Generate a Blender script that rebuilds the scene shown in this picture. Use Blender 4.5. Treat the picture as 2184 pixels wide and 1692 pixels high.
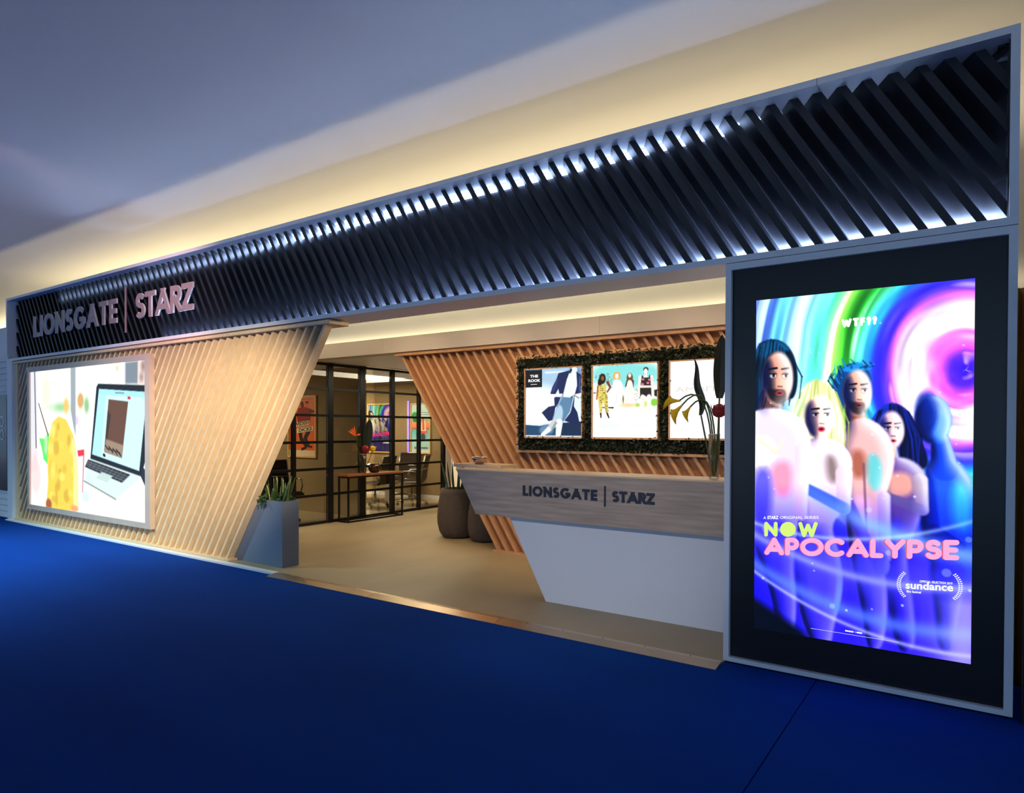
import bpy, bmesh, math, random
import numpy as np
from mathutils import Vector, Matrix

for _o in list(bpy.data.objects):
    bpy.data.objects.remove(_o)
scene = bpy.context.scene
COL = scene.collection

# ------------------------------------------------------------------ camera
YAW, PITCH, ROLL = math.radians(34.598), math.radians(-0.682), math.radians(0.189)
cam_data = bpy.data.cameras.new('camera')
cam_data.sensor_fit = 'HORIZONTAL'
cam_data.sensor_width = 36.0
cam_data.lens = 36.0 * 1433.65 / 2184.0
cam_data.shift_x = (1092.0 - 1100.19) / 2184.0
cam_data.shift_y = (931.03 - 846.0) / 2184.0
cam_data.clip_start, cam_data.clip_end = 0.05, 200
cam = bpy.data.objects.new('camera', cam_data)
COL.objects.link(cam)
fw = Vector((-math.sin(YAW) * math.cos(PITCH), math.cos(YAW) * math.cos(PITCH), math.sin(PITCH)))
rt = Vector((math.cos(YAW), math.sin(YAW), 0))
up = rt.cross(fw)
rt2 = rt * math.cos(ROLL) + up * math.sin(ROLL)
up2 = -rt * math.sin(ROLL) + up * math.cos(ROLL)
cam.matrix_world = Matrix(((rt2.x, up2.x, -fw.x, 0.0), (rt2.y, up2.y, -fw.y, -4.3152),
                           (rt2.z, up2.z, -fw.z, 1.5), (0, 0, 0, 1)))
scene.camera = cam

# ------------------------------------------------------------------ world, lamps, exposure
vs = scene.view_settings
vs.view_transform = 'Standard'
vs.look = 'None'
vs.gamma = 1.0
vs.use_curve_mapping = False
vs.exposure = 0.0
world = bpy.data.worlds.new('hall_air')
scene.world = world
world.use_nodes = True
world.node_tree.nodes['Background'].inputs[0].default_value = (0.183, 0.302, 0.452, 1)
world.node_tree.nodes['Background'].inputs[1].default_value = 2.9

def aim(o, target):
    d = Vector(target) - o.location
    o.rotation_euler = d.to_track_quat('-Z', 'Y').to_euler()

def area(name, loc, target, sx, sy, power, col, spread=180):
    l = bpy.data.lights.new(name, 'AREA')
    l.shape = 'RECTANGLE'; l.size = sx; l.size_y = sy; l.energy = power; l.color = col
    l.spread = math.radians(spread)
    o = bpy.data.objects.new(name, l); COL.objects.link(o); o.location = loc; aim(o, target)
    return o

def spot(name, loc, target, power, col, angle=50, blend=0.6, radius=0.06):
    l = bpy.data.lights.new(name, 'SPOT')
    l.energy = power; l.color = col; l.spot_size = math.radians(angle); l.spot_blend = blend; l.shadow_soft_size = radius
    o = bpy.data.objects.new(name, l); COL.objects.link(o); o.location = loc; aim(o, target)
    return o

WARM = (1.0, 0.80, 0.46)
AMBER = (1.0, 0.71, 0.42)
DAYW = (0.93, 0.95, 1.0)
ROOMW = (1.0, 0.86, 0.60)
# uplights lying on the booth roof plus one added behind the booth, washing the ceiling
area('roof_uplight', (-6.6, 2.45, 2.78), (-6.6, 0.4, 3.95), 13.0, 0.10, 215, WARM)
area('roof_uplight', (-9.0, 4.6, 2.75), (-9.0, 4.6, 4.0), 14.0, 0.6, 190, WARM)
area('rear_ceiling_fill', (-9.0, 9.5, 2.6), (-9.0, 9.5, 4.0), 18.0, 0.8, 420, WARM)  # unseen lamp added behind the booth to brighten the far ceiling
area('roof_uplight', (-17.0, 2.4, 3.2), (-17.0, 2.4, 4.0), 7.0, 0.5, 130, WARM)
# track spots on the back of the fascia that light the reception wall and floor
for x in (-6.1, -4.9, -3.7, -2.5):
    spot('reception_spot', (x + 0.5, 0.55, 3.05), (x, 2.2, 1.35), 60, AMBER, 75, 0.8)
area('reception_downlight', (-7.2, 4.0, 2.46), (-7.2, 4.0, 0), 0.9, 2.4, 40, ROOMW)
# meeting rooms behind the glass
area('meeting_room_light', (-10.4, 4.9, 2.44), (-10.4, 4.9, 0), 2.6, 1.2, 230, ROOMW)
area('small_room_light', (-11.2, 1.7, 2.44), (-11.2, 1.7, 0), 1.2, 0.8, 70, ROOMW)
# hall spots aimed at the slatted front wall and the sign
spot('hall_spot', (-2.6, -2.8, 3.0), (-7.4, 0.1, 1.3), 2500, (1.0, 0.84, 0.60), 32, 1.0, 0.08)
spot('hall_spot', (-6.6, -3.0, 3.85), (-8.3, 0.1, 2.75), 520, (1.0, 0.62, 0.66), 50, 1.0, 0.08)
spot('hall_spot', (-9.8, -2.9, 3.85), (-9.6, -1.9, 0.0), 1250, (0.55, 0.92, 1.0), 112, 1.0, 0.2)
spot('hall_spot', (-1.6, -6.8, 3.5), (-2.6, 0.45, 0.80), 620, (1.0, 0.93, 0.88), 26, 1.0, 0.1)  # unseen spot added to brighten the desk front

# ------------------------------------------------------------------ materials
def lin(c):
    return tuple(((v / 255.0) / 12.92 if v / 255.0 <= 0.04045 else ((v / 255.0 + 0.055) / 1.055) ** 2.4) for v in c[:3])

MATS = {}
def mat(name, rgb, rough=0.6, metal=0.0, var=0.0, scale=8.0, stretch=(1, 1, 1), bump=0.0, spec=0.5, emit=None, emit_s=0.0, rand=0.0, sheen=0.0):
    """Principled material whose colour is broken up by procedural noise; rgb in sRGB 0-255."""
    if name in MATS:
        return MATS[name]
    m = bpy.data.materials.new(name); m.use_nodes = True
    nt = m.node_tree; b = nt.nodes['Principled BSDF']
    c = lin(rgb)
    b.inputs['Roughness'].default_value = rough
    b.inputs['Metallic'].default_value = metal
    b.inputs['Specular IOR Level'].default_value = spec
    b.inputs['Base Color'].default_value = (*c, 1)
    if sheen:
        b.inputs['Sheen Weight'].default_value = sheen
    if emit:
        b.inputs['Emission Color'].default_value = (*lin(emit), 1)
        b.inputs['Emission Strength'].default_value = emit_s
    tc = nt.nodes.new('ShaderNodeTexCoord')
    mp = nt.nodes.new('ShaderNodeMapping')
    mp.inputs['Scale'].default_value = stretch
    nt.links.new(tc.outputs['Object'], mp.inputs['Vector'])
    oi = nt.nodes.new('ShaderNodeObjectInfo')
    cmb = nt.nodes.new('ShaderNodeVectorMath'); cmb.operation = 'SCALE'
    cmb.inputs[0].default_value = (31.0, 17.0, 53.0)
    nt.links.new(oi.outputs['Random'], cmb.inputs['Scale'])
    nt.links.new(cmb.outputs['Vector'], mp.inputs['Location'])
    nz = nt.nodes.new('ShaderNodeTexNoise')
    nz.inputs['Scale'].default_value = scale; nz.inputs['Detail'].default_value = 4.0
    nt.links.new(mp.outputs['Vector'], nz.inputs['Vector'])
    if var or rand:
        rr = nt.nodes.new('ShaderNodeMapRange')
        rr.inputs['From Min'].default_value = 0.3; rr.inputs['From Max'].default_value = 0.7
        rr.inputs['To Min'].default_value = 1.0 - var; rr.inputs['To Max'].default_value = 1.0 + var
        nt.links.new(nz.outputs['Fac'], rr.inputs['Value'])
        r2 = nt.nodes.new('ShaderNodeMapRange')
        r2.inputs['To Min'].default_value = 1.0 - rand; r2.inputs['To Max'].default_value = 1.0 + rand
        nt.links.new(oi.outputs['Random'], r2.inputs['Value'])
        mu = nt.nodes.new('ShaderNodeMath'); mu.operation = 'MULTIPLY'
        nt.links.new(rr.outputs['Result'], mu.inputs[0]); nt.links.new(r2.outputs['Result'], mu.inputs[1])
        vm = nt.nodes.new('ShaderNodeVectorMath'); vm.operation = 'SCALE'
        vm.inputs[0].default_value = c
        nt.links.new(mu.outputs['Value'], vm.inputs['Scale'])
        nt.links.new(vm.outputs['Vector'], b.inputs['Base Color'])
    if bump:
        bp = nt.nodes.new('ShaderNodeBump'); bp.inputs['Strength'].default_value = bump; bp.inputs['Distance'].default_value = 0.01
        nt.links.new(nz.outputs['Fac'], bp.inputs['Height']); nt.links.new(bp.outputs['Normal'], b.inputs['Normal'])
    MATS[name] = m
    return m

def glass_mat(name, tint=(1, 1, 1), gloss=0.08, rough=0.0):
    if name in MATS:
        return MATS[name]
    m = bpy.data.materials.new(name); m.use_nodes = True
    nt = m.node_tree; nt.nodes.clear()
    out = nt.nodes.new('ShaderNodeOutputMaterial'); mix = nt.nodes.new('ShaderNodeMixShader')
    tr = nt.nodes.new('ShaderNodeBsdfTransparent'); gl = nt.nodes.new('ShaderNodeBsdfGlossy'); fr = nt.nodes.new('ShaderNodeFresnel')
    tr.inputs[0].default_value = (*tint, 1); gl.inputs['Roughness'].default_value = rough
    fr.inputs['IOR'].default_value = 1.45
    mu = nt.nodes.new('ShaderNodeMath'); mu.operation = 'MULTIPLY'; mu.inputs[1].default_value = gloss
    nt.links.new(fr.outputs[0], mu.inputs[0]); nt.links.new(mu.outputs[0], mix.inputs[0])
    nt.links.new(tr.outputs[0], mix.inputs[1]); nt.links.new(gl.outputs[0], mix.inputs[2]); nt.links.new(mix.outputs[0], out.inputs[0])
    MATS[name] = m
    return m

def print_mat(name, emit_s):
    """Printed or lit picture: colour comes from the mesh's colour attribute."""
    if name in MATS:
        return MATS[name]
    m = bpy.data.materials.new(name); m.use_nodes = True
    nt = m.node_tree; b = nt.nodes['Principled BSDF']
    at = nt.nodes.new('ShaderNodeAttribute'); at.attribute_name = 'Col'
    if emit_s > 0:
        b.inputs['Base Color'].default_value = (0.01, 0.01, 0.01, 1)
        b.inputs['Roughness'].default_value = 0.5
        b.inputs['Specular IOR Level'].default_value = 0.2
        nt.links.new(at.outputs['Color'], b.inputs['Emission Color'])
        b.inputs['Emission Strength'].default_value = emit_s
    else:
        nt.links.new(at.outputs['Color'], b.inputs['Base Color'])
        b.inputs['Roughness'].default_value = 0.35
    MATS[name] = m
    return m

M_WHITE = mat('white_paint', (226, 226, 230), 0.5, var=0.03, scale=3)
M_BEAM = mat('off_white_board', (196, 184, 178), 0.6, var=0.03, scale=2)
M_CEIL = mat('ceiling_fabric', (216, 217, 216), 0.9, var=0.02, scale=0.4)
M_CARPET = mat('blue_carpet', (4, 55, 136), 0.95, var=0.10, scale=0.7, stretch=(0.5, 2.0, 1), spec=0.06)
M_FLOOR = mat('beige_vinyl', (164, 146, 116), 0.5, var=0.10, scale=1.6, stretch=(1, 0.35, 1))
M_BLACK = mat('black_slat_paint', (27, 27, 34), 0.42, var=0.05, scale=6)
M_BACKP = mat('black_back_panel', (40, 42, 48), 0.5, var=0.04, scale=4)
M_BEZEL = mat('black_bezel', (13, 13, 20), 0.35, var=0.03, scale=5)
M_DARKB = mat('gap_shade_brown', (84, 56, 40), 0.7, var=0.1, scale=4)  # brown darkened to put shade into the gaps between the pine slats
M_PINE = mat('pale_pine', (228, 198, 160), 0.55, var=0.07, scale=3, stretch=(6, 6, 0.8), rand=0.05)
M_CEDAR = mat('warm_cedar', (200, 152, 112), 0.55, var=0.09, scale=3, stretch=(6, 6, 0.8), rand=0.06)
M_CEDARB = mat('cedar_board', (170, 116, 76), 0.6, var=0.12, scale=5, stretch=(2, 9, 9))
M_GREYWOOD = mat('grey_oak_laminate', (168, 148, 134), 0.5, var=0.22, scale=3.2, stretch=(0.8, 1, 11), bump=0.05)
M_TOPWOOD = mat('light_oak', (226, 190, 150), 0.45, var=0.10, scale=4, stretch=(1, 8, 8))
M_DESKW = mat('white_laminate', (214, 218, 228), 0.35, var=0.02, scale=2)
M_ALU = mat('champagne_metal', (206, 182, 164), 0.45, 0.15, var=0.05, scale=4)
M_BRONZE = mat('bronze_strip', (200, 176, 148), 0.3, 0.9, var=0.12, scale=2.5, bump=0.04)
M_SIGN = mat('rose_grey_metal', (178, 156, 156), 0.35, 0.25, var=0.04, scale=5)
M_SIGNEDGE = mat('white_acrylic', (240, 240, 244), 0.3)
M_INK = mat('dark_slate_letter', (38, 40, 58), 0.45, var=0.04, scale=6)
M_FRAMEBLK = mat('black_steel', (18, 18, 22), 0.4, 0.3, var=0.05, scale=6)
M_OLIVE = mat('olive_wall_paint', (142, 120, 84), 0.85, var=0.04, scale=2)
M_LED = mat('led_tape', (250, 250, 255), 0.5, emit=(170, 200, 255), emit_s=9.0)
M_LED2 = mat('led_tape_bright', (250, 250, 255), 0.5, emit=(176, 204, 255), emit_s=330.0)
M_GLASS = glass_mat('clear_glass', (0.93, 0.94, 0.92), 0.75)
M_VASE = glass_mat('vase_glass', (0.95, 0.96, 0.94), 0.7)
M_PLANTER = mat('blue_grey_planter', (104, 116, 136), 0.6, var=0.04, scale=5)
M_POT = mat('dark_stoneware', (88, 78, 72), 0.85, var=0.08, scale=22, bump=0.1)
M_SOIL = mat('soil', (46, 34, 26), 0.95, var=0.3, scale=40, bump=0.6)
M_LEAF = mat('snake_plant_leaf', (44, 74, 40), 0.4, var=0.35, scale=26, stretch=(1, 1, 0.6), rand=0.25)
M_LEAFY = mat('pale_leaf_edge', (186, 180, 110), 0.5, var=0.1, scale=10)
M_IVY = mat('ivy_leaf', (30, 66, 26), 0.5, var=0.25, scale=18, rand=0.3)
M_HEDGE = mat('hedge_leaf', (30, 40, 16), 0.6, var=0.45, scale=9)
M_HEDGEB = mat('hedge_backing', (12, 15, 8), 0.95, var=0.3, scale=30)
M_DARKLEAF = mat('dark_banana_leaf', (22, 32, 20), 0.4, var=0.2, scale=8, stretch=(1, 1, 4))
M_STEM = mat('green_stem', (70, 84, 36), 0.5, var=0.2, scale=14)
M_YELLOW = mat('yellow_petal', (240, 190, 20), 0.5, var=0.12, scale=12)
M_ORANGE = mat('orange_petal', (240, 96, 26), 0.5, var=0.12, scale=12)
M_RED = mat('crimson_petal', (140, 20, 32), 0.5, var=0.2, scale=16)
M_CHROME = mat('polished_copper', (206, 176, 160), 0.08, 1.0)
M_WALNUT = mat('walnut_top', (150, 92, 54), 0.4, var=0.18, scale=5, stretch=(9, 1, 9))
M_BROWNGLASS = mat('brown_mirror_glass', (84, 58, 44), 0.08, 0.6, var=0.2, scale=6)
M_LEATHER = mat('dark_brown_mesh', (34, 26, 24), 0.85, var=0.15, scale=60, bump=0.2, spec=0.15)
M_CHAIRM = mat('polished_aluminium', (190, 188, 186), 0.2, 1.0)
M_RUBBER = mat('black_rubber', (20, 20, 20), 0.7)
M_NEON = mat('violet_neon', (210, 190, 255), 0.5, emit=(120, 90, 255), emit_s=4.0)
M_MAPLE = mat('maple_picture_frame', (222, 182, 116), 0.5, var=0.1, scale=6, stretch=(3, 3, 3))
M_SIDING = mat('white_siding', (220, 222, 226), 0.55, var=0.03, scale=4)
M_GOLD = mat('gold_fabric', (180, 128, 60), 0.45, 0.2, var=0.3, scale=3, stretch=(5, 5, 1))

# ------------------------------------------------------------------ mesh helpers
_cache = {}
def mesh_from(name, V, F, m, smooth=False):
    me = bpy.data.meshes.new(name)
    me.from_pydata([tuple(map(float, v)) for v in V], [], F)
    mats = m if isinstance(m, (list, tuple)) else [m]
    for q in mats:
        me.materials.append(q)
    if smooth:
        me.polygons.foreach_set('use_smooth', [True] * len(me.polygons))
    me.update()
    return me

def put(name, V, F, m, parent=None, world=True, smooth=False, midx=None, share=True):
    """One mesh object; V in world coordinates (or in the parent's frame with world=False)."""
    A = np.array(V, float)
    base = np.zeros(3)
    if parent is not None and world:
        p = parent
        while p is not None:
            base += np.array(p.location); p = p.parent
    ctr = (A.min(0) + A.max(0)) / 2
    if parent is None:
        ctr[2] = A[:, 2].min()
    L = A - ctr
    key = None
    mn = m.name if not isinstance(m, (list, tuple)) else tuple(q.name for q in m)
    if share and len(A) < 400:
        key = (np.round(L, 4).tobytes(), str(F), mn, smooth)
    if key is not None and key in _cache:
        me = _cache[key]
    else:
        me = mesh_from(name, L, F, m, smooth)
        if midx is not None:
            me.polygons.foreach_set('material_index', midx)
        if key is not None:
            _cache[key] = me
    o = bpy.data.objects.new(name, me)
    COL.objects.link(o)
    o.location = ctr - base
    if parent is not None:
        o.parent = parent
    return o

def thing(name, label, cat, loc=(0, 0, 0), rz=0.0, group=None, kind=None):
    o = bpy.data.objects.new(name, None); COL.objects.link(o)
    o.empty_display_size = 0.1
    o.location = loc; o.rotation_euler = (0, 0, rz)
    return tag(o, label, cat, group, kind)

def tag(o, label=None, cat=None, group=None, kind=None):
    if label: o['label'] = label
    if cat: o['category'] = cat
    if group: o['group'] = group
    if kind: o['kind'] = kind
    return o

def box(x0, x1, y0, y1, z0, z1):
    V = [(x0, y0, z0), (x1, y0, z0), (x1, y1, z0), (x0, y1, z0), (x0, y0, z1), (x1, y0, z1), (x1, y1, z1), (x0, y1, z1)]
    F = [(0, 3, 2, 1), (4, 5, 6, 7), (0, 1, 5, 4), (1, 2, 6, 5), (2, 3, 7, 6), (3, 0, 4, 7)]
    return V, F

def bbox_bev(x0, x1, y0, y1, z0, z1, r=0.01, seg=2):
    bm = bmesh.new()
    V, F = box(x0, x1, y0, y1, z0, z1)
    vs_ = [bm.verts.new(v) for v in V]
    for f in F: bm.faces.new([vs_[i] for i in f])
    bmesh.ops.bevel(bm, geom=list(bm.edges), offset=r, segments=seg, profile=0.5, affect='EDGES')
    bm.verts.index_update()
    V = [tuple(v.co) for v in bm.verts]; F = [[v.index for v in f.verts] for f in bm.faces]
    bm.free()
    return V, F

def merge(*parts):
    V, F = [], []
    for v, f in parts:
        n = len(V); V += list(v); F += [tuple(i + n for i in q) for q in f]
    return V, F

def area2(P):
    return 0.5 * sum(P[i][0] * P[(i + 1) % len(P)][1] - P[(i + 1) % len(P)][0] * P[i][1] for i in range(len(P)))

def prism(P, y0, y1, shift=0.0):
    """Polygon in XZ extruded from y0 (front) to y1 (back); the back may be shifted in x."""
    if area2(P) < 0: P = P[::-1]
    n = len(P)
    V = [(x, y0, z) for x, z in P] + [(x + shift, y1, z) for x, z in P]
    F = [tuple(range(n)), tuple(range(2 * n - 1, n - 1, -1))]
    F += [(i, i + n, (i + 1) % n + n, (i + 1) % n) for i in range(n)]
    return V, F

def clip_poly(P, a, b, c):
    """Keep the part of convex polygon P with a*x+b*z<=c."""
    out = []
    for i in range(len(P)):
        p, q = P[i], P[(i + 1) % len(P)]
        dp, dq = a * p[0] + b * p[1] - c, a * q[0] + b * q[1] - c
        if dp <= 0: out.append(p)
        if (dp < 0 < dq) or (dq < 0 < dp):
            t = dp / (dp - dq); out.append((p[0] + t * (q[0] - p[0]), p[1] + t * (q[1] - p[1])))
    return out

def tube(pts, rad, n=8, cap=True):
    """Round tube along a path; rad is a number or one radius per point."""
    pts = [Vector(p) for p in pts]
    R = rad if isinstance(rad, (list, tuple)) else [rad] * len(pts)
    V, F = [], []
    ref = Vector((0, 0, 1))
    for i, p in enumerate(pts):
        t = (pts[min(i + 1, len(pts) - 1)] - pts[max(i - 1, 0)]).normalized()
        a = ref if abs(t.dot(ref)) < 0.95 else Vector((1, 0, 0))
        u = t.cross(a).normalized(); w = t.cross(u).normalized()
        for k in range(n):
            an = 2 * math.pi * k / n
            V.append(tuple(p + (u * math.cos(an) + w * math.sin(an)) * R[i]))
    for i in range(len(pts) - 1):
        for k in range(n):
            F.append((i * n + k, i * n + (k + 1) % n, (i + 1) * n + (k + 1) % n, (i + 1) * n + k))
    if cap:
        F.append(tuple(range(n - 1, -1, -1))); F.append(tuple(range((len(pts) - 1) * n, len(pts) * n)))
    return V, F

def lathe(prof, cx, cy, z0=0.0, n=28, closed=False):
    """prof = [(radius, z)...] revolved about a vertical axis."""
    V, F = [], []
    for r, z in prof:
        for k in range(n):
            a = 2 * math.pi * k / n
            V.append((cx + r * math.cos(a), cy + r * math.sin(a), z0 + z))
    for i in range(len(prof) - 1):
        for k in range(n):
            F.append((i * n + k, i * n + (k + 1) % n, (i + 1) * n + (k + 1) % n, (i + 1) * n + k))
    F.append(tuple(range(n - 1, -1, -1)))
    F.append(tuple(range((len(prof) - 1) * n, len(prof) * n)))
    return V, F

def blade(base, tip, width, bend=(0, 0, 0), thick=0.004, seg=7, normal=None, wav=0.0, shape=None):
    """Leaf: a tapered, bent, folded strip with thickness."""
    base, tip, bend = Vector(base), Vector(tip), Vector(bend)
    ax = (tip - base).normalized()
    nr = Vector(normal) if normal else Vector((0.3, -1, 0.1))
    side = ax.cross(nr).normalized(); nr = side.cross(ax).normalized()
    V = []
    for i in range(seg + 1):
        t = i / seg
        p = base.lerp(tip, t) + bend * (4 * t * (1 - t)) * 0.5 + bend * t * t * 0.5
        w = width * (shape(t) if shape else (0.55 + 0.9 * t) * (1 - t ** 4) + 0.02)
        off = side * (math.sin(t * 9 + base.x * 40) * wav)
        V += [tuple(p - side * w / 2 + off + nr * thick), tuple(p - nr * (thick + w * 0.10) + off), tuple(p + side * w / 2 + off + nr * thick),
              tuple(p + nr * (thick * 1.5 - w * 0.10) + off)]
    F = []
    for i in range(seg):
        a, b = i * 4, i * 4 + 4
        for k in range(4):
            F.append((a + k, a + (k + 1) % 4, b + (k + 1) % 4, b + k))
    F.append((3, 2, 1, 0)); F.append((seg * 4, seg * 4 + 1, seg * 4 + 2, seg * 4 + 3))
    return V, F

# ------------------------------------------------------------------ lettering
def arc(cx, cy, rx, ry, a0, a1, n=22):
    return [(cx + rx * math.cos(math.radians(a0 + (a1 - a0) * i / n)), cy + ry * math.sin(math.radians(a0 + (a1 - a0) * i / n))) for i in range(n + 1)]

# skeletons in a unit box: ('l', x0, y0, x1, y1, extend) straight strokes, ('c', points) curved strokes
GLYPH = {
    'L': (0.52, [('l', 0, 1, 0, 0, 1), ('l', 0, 0, 1, 0, 1)]),
    'I': (0.18, [('l', 0.5, 1, 0.5, 0, 1)]),
    'O': (1.00, [('c', arc(0.5, 0.5, 0.5, 0.5, 0, 360, 40))]),
    'N': (0.80, [('l', 0, 0, 0, 1, 1), ('l', 1, 0, 1, 1, 1), ('l', 0, 1, 1, 0, 1)]),
    'S': (0.60, [('c', arc(0.5, 0.76, 0.46, 0.24, 35, 270, 18)[:-1] + arc(0.5, 0.26, 0.5, 0.26, 90, -150, 18))]),
    'G': (0.95, [('c', arc(0.5, 0.5, 0.5, 0.5, 45, 345, 36)), ('l', 1.0, 0.42, 0.55, 0.42, 0.0), ('l', 1.0, 0.2, 1.0, 0.46, 0.3)]),
    'A': (0.88, [('l', 0, 0, 0.5, 1, 1), ('l', 1, 0, 0.5, 1, 1), ('l', 0.22, 0.26, 0.78, 0.26, 0)]),
    'T': (0.66, [('l', 0.5, 0, 0.5, 1, 1), ('l', 0, 1, 1, 1, 1)]),
    'E': (0.56, [('l', 0, 0, 0, 1, 1), ('l', 0, 1, 1, 1, 1), ('l', 0, 0.5, 0.9, 0.5, 1), ('l', 0, 0, 1, 0, 1)]),
    'R': (0.64, [('l', 0, 0, 0, 1, 1), ('c', [(0, 1), (0.55, 1)] + arc(0.55, 0.72, 0.42, 0.28, 80, -80, 14) + [(0.55, 0.44), (0, 0.44)]), ('l', 0.45, 0.46, 1, 0, 1)]),
    'Z': (0.66, [('l', 0, 1, 1, 1, 1), ('l', 1, 1, 0, 0, 0), ('l', 0, 0, 1, 0, 1)]),
    'P': (0.62, [('l', 0, 0, 0, 1, 1), ('c', [(0, 1), (0.55, 1)] + arc(0.55, 0.70, 0.44, 0.30, 80, -80, 14) + [(0.55, 0.40), (0, 0.40)])]),
    'C': (0.86, [('c', arc(0.55, 0.5, 0.55, 0.5, 48, 312, 32))]),
    'Y': (0.78, [('l', 0, 1, 0.5, 0.45, 1), ('l', 1, 1, 0.5, 0.45, 1), ('l', 0.5, 0.5, 0.5, 0, 1)]),
    'W': (1.10, [('l', 0, 1, 0.25, 0, 1), ('l', 0.25, 0, 0.5, 0.85, 1), ('l', 0.5, 0.85, 0.75, 0, 1), ('l', 0.75, 0, 1, 1, 1)]),
    'F': (0.55, [('l', 0, 0, 0, 1, 1), ('l', 0, 1, 1, 1, 1), ('l', 0, 0.5, 0.9, 0.5, 1)]),
    '?': (0.5, [('c', arc(0.5, 0.72, 0.5, 0.28, 160, -70, 16) + [(0.5, 0.38), (0.5, 0.28)]), ('l', 0.5, 0.02, 0.5, 0.05, 0.6)]),
    'o': (0.95, [('d', 0.5, 0.5, 0.62)]),
}

def ribbon(pts, t, closed):
    L, R = [], []
    n = len(pts)
    for i, p in enumerate(pts):
        a = pts[(i - 1) % n] if (closed or i > 0) else p
        b = pts[(i + 1) % n] if (closed or i < n - 1) else p
        dx, dy = b[0] - a[0], b[1] - a[1]
        d = math.hypot(dx, dy) or 1
        L.append((p[0] - dy / d * t / 2, p[1] + dx / d * t / 2)); R.append((p[0] + dy / d * t / 2, p[1] - dx / d * t / 2))
    return L, R

def glyph_geo(ch, h, t, d, rounded=False, wf=1.0):
    """Letter of height h standing in XZ with its front at y=0 and its back at y=d; returns V, F, width."""
    w0, strokes = GLYPH[ch]
    w = w0 * h * wf if ch != 'I' else t
    V, F = [], []
    iw, ih = max(w - t, 0.0), h - t
    mp = lambda x, y: (t / 2 + x * iw, t / 2 + y * ih)
    cnt = [0]
    def add(geo):      # every stroke stands a hair prouder than the one before, so no two fronts coincide
        n = len(V); cnt[0] += 1
        V.extend([(q[0], q[1] - 0.00012 * cnt[0], q[2]) for q in geo[0]]); F.extend([tuple(i + n for i in f) for f in geo[1]])
    def disc(c, r):
        add(prism([(c[0] + r * math.cos(a * math.pi / 8), c[1] + r * math.sin(a * math.pi / 8)) for a in range(16)], 0, d))
    for s in strokes:
        if s[0] == 'd':
            c = mp(s[1], s[2]); r = s[3] * h * 0.8
            add(prism([(c[0] + r * math.cos(a * math.pi / 14), c[1] + r * math.sin(a * math.pi / 14)) for a in range(28)], 0, d))
        elif s[0] == 'l':
            a, b = mp(s[1], s[2]), mp(s[3], s[4])
            dx, dy = b[0] - a[0], b[1] - a[1]; L = math.hypot(dx, dy) or 1e-6
            ux, uy = dx / L, dy / L
            e = 0 if rounded else s[5] * t * (0.5 if abs(ux) < 0.02 or abs(uy) < 0.02 else 0.9)
            P = [(a[0] - ux * e - uy * t / 2, a[1] - uy * e + ux * t / 2), (b[0] + ux * e - uy * t / 2, b[1] + uy * e + ux * t / 2),
                 (b[0] + ux * e + uy * t / 2, b[1] + uy * e - ux * t / 2), (a[0] - ux * e + uy * t / 2, a[1] - uy * e - ux * t / 2)]
            if not rounded:
                P = clip_poly(P, 0, 1, h); P = clip_poly(P, 0, -1, 0); P = clip_poly(P, 1, 0, w + 1e-6) if ch in 'LTEZF' else P
            add(prism(P, 0, d))
            if rounded:
                disc(a, t / 2); disc(b, t / 2)
        else:
            pts = [mp(*q) for q in s[1]]
            closed = math.hypot(pts[0][0] - pts[-1][0], pts[0][1] - pts[-1][1]) < 1e-6
            if closed: pts = pts[:-1]
            Lp, Rp = ribbon(pts, t, closed)
            n = len(pts); m_ = n if closed else n - 1
            VV = [(x, 0, z) for x, z in Lp] + [(x, 0, z) for x, z in Rp] + [(x, d, z) for x, z in Lp] + [(x, d, z) for x, z in Rp]
            FF = []
            for i in range(m_):
                j = (i + 1) % n
                FF += [(i, n + i, n + j, j), (2 * n + i, 2 * n + j, 3 * n + j, 3 * n + i), (i, j, 2 * n + j, 2 * n + i), (n + i, 3 * n + i, 3 * n + j, n + j)]
            if not closed:
                FF += [(0, 2 * n, 3 * n, n), (n - 1, 2 * n - 1, 4 * n - 1, 3 * n - 1)]
                if rounded: disc(pts[0], t / 2); disc(pts[-1], t / 2)
            add((VV, FF))
    return V, F, w

def word(text, x0, x1, z0, h, t, y, d, m, parent, name='letter', rounded=False, tilt=0.0, edge=None, wf=1.0):
    """Letters of a word spread between x0 and x1 with baseline z0; every letter its own object."""
    geos = [glyph_geo(c, h, t, d, rounded, wf) for c in text if c != ' ']
    tot = sum(g[2] for g in geos)
    gap = (x1 - x0 - tot) / max(len(geos) - 1, 1)
    x = x0
    for V, F, w in geos:
        V2 = [(x + vx, y + vy, z0 + vz + math.tan(tilt) * (x + vx - x0)) for vx, vy, vz in V]
        if edge:
            idx = [0 if all(V[i][1] < d * 0.5 for i in f) else 1 for f in F]
            put(name, V2, F, [m, edge], parent, midx=idx)
        else:
            put(name, V2, F, m, parent)
        x += w + gap

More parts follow.
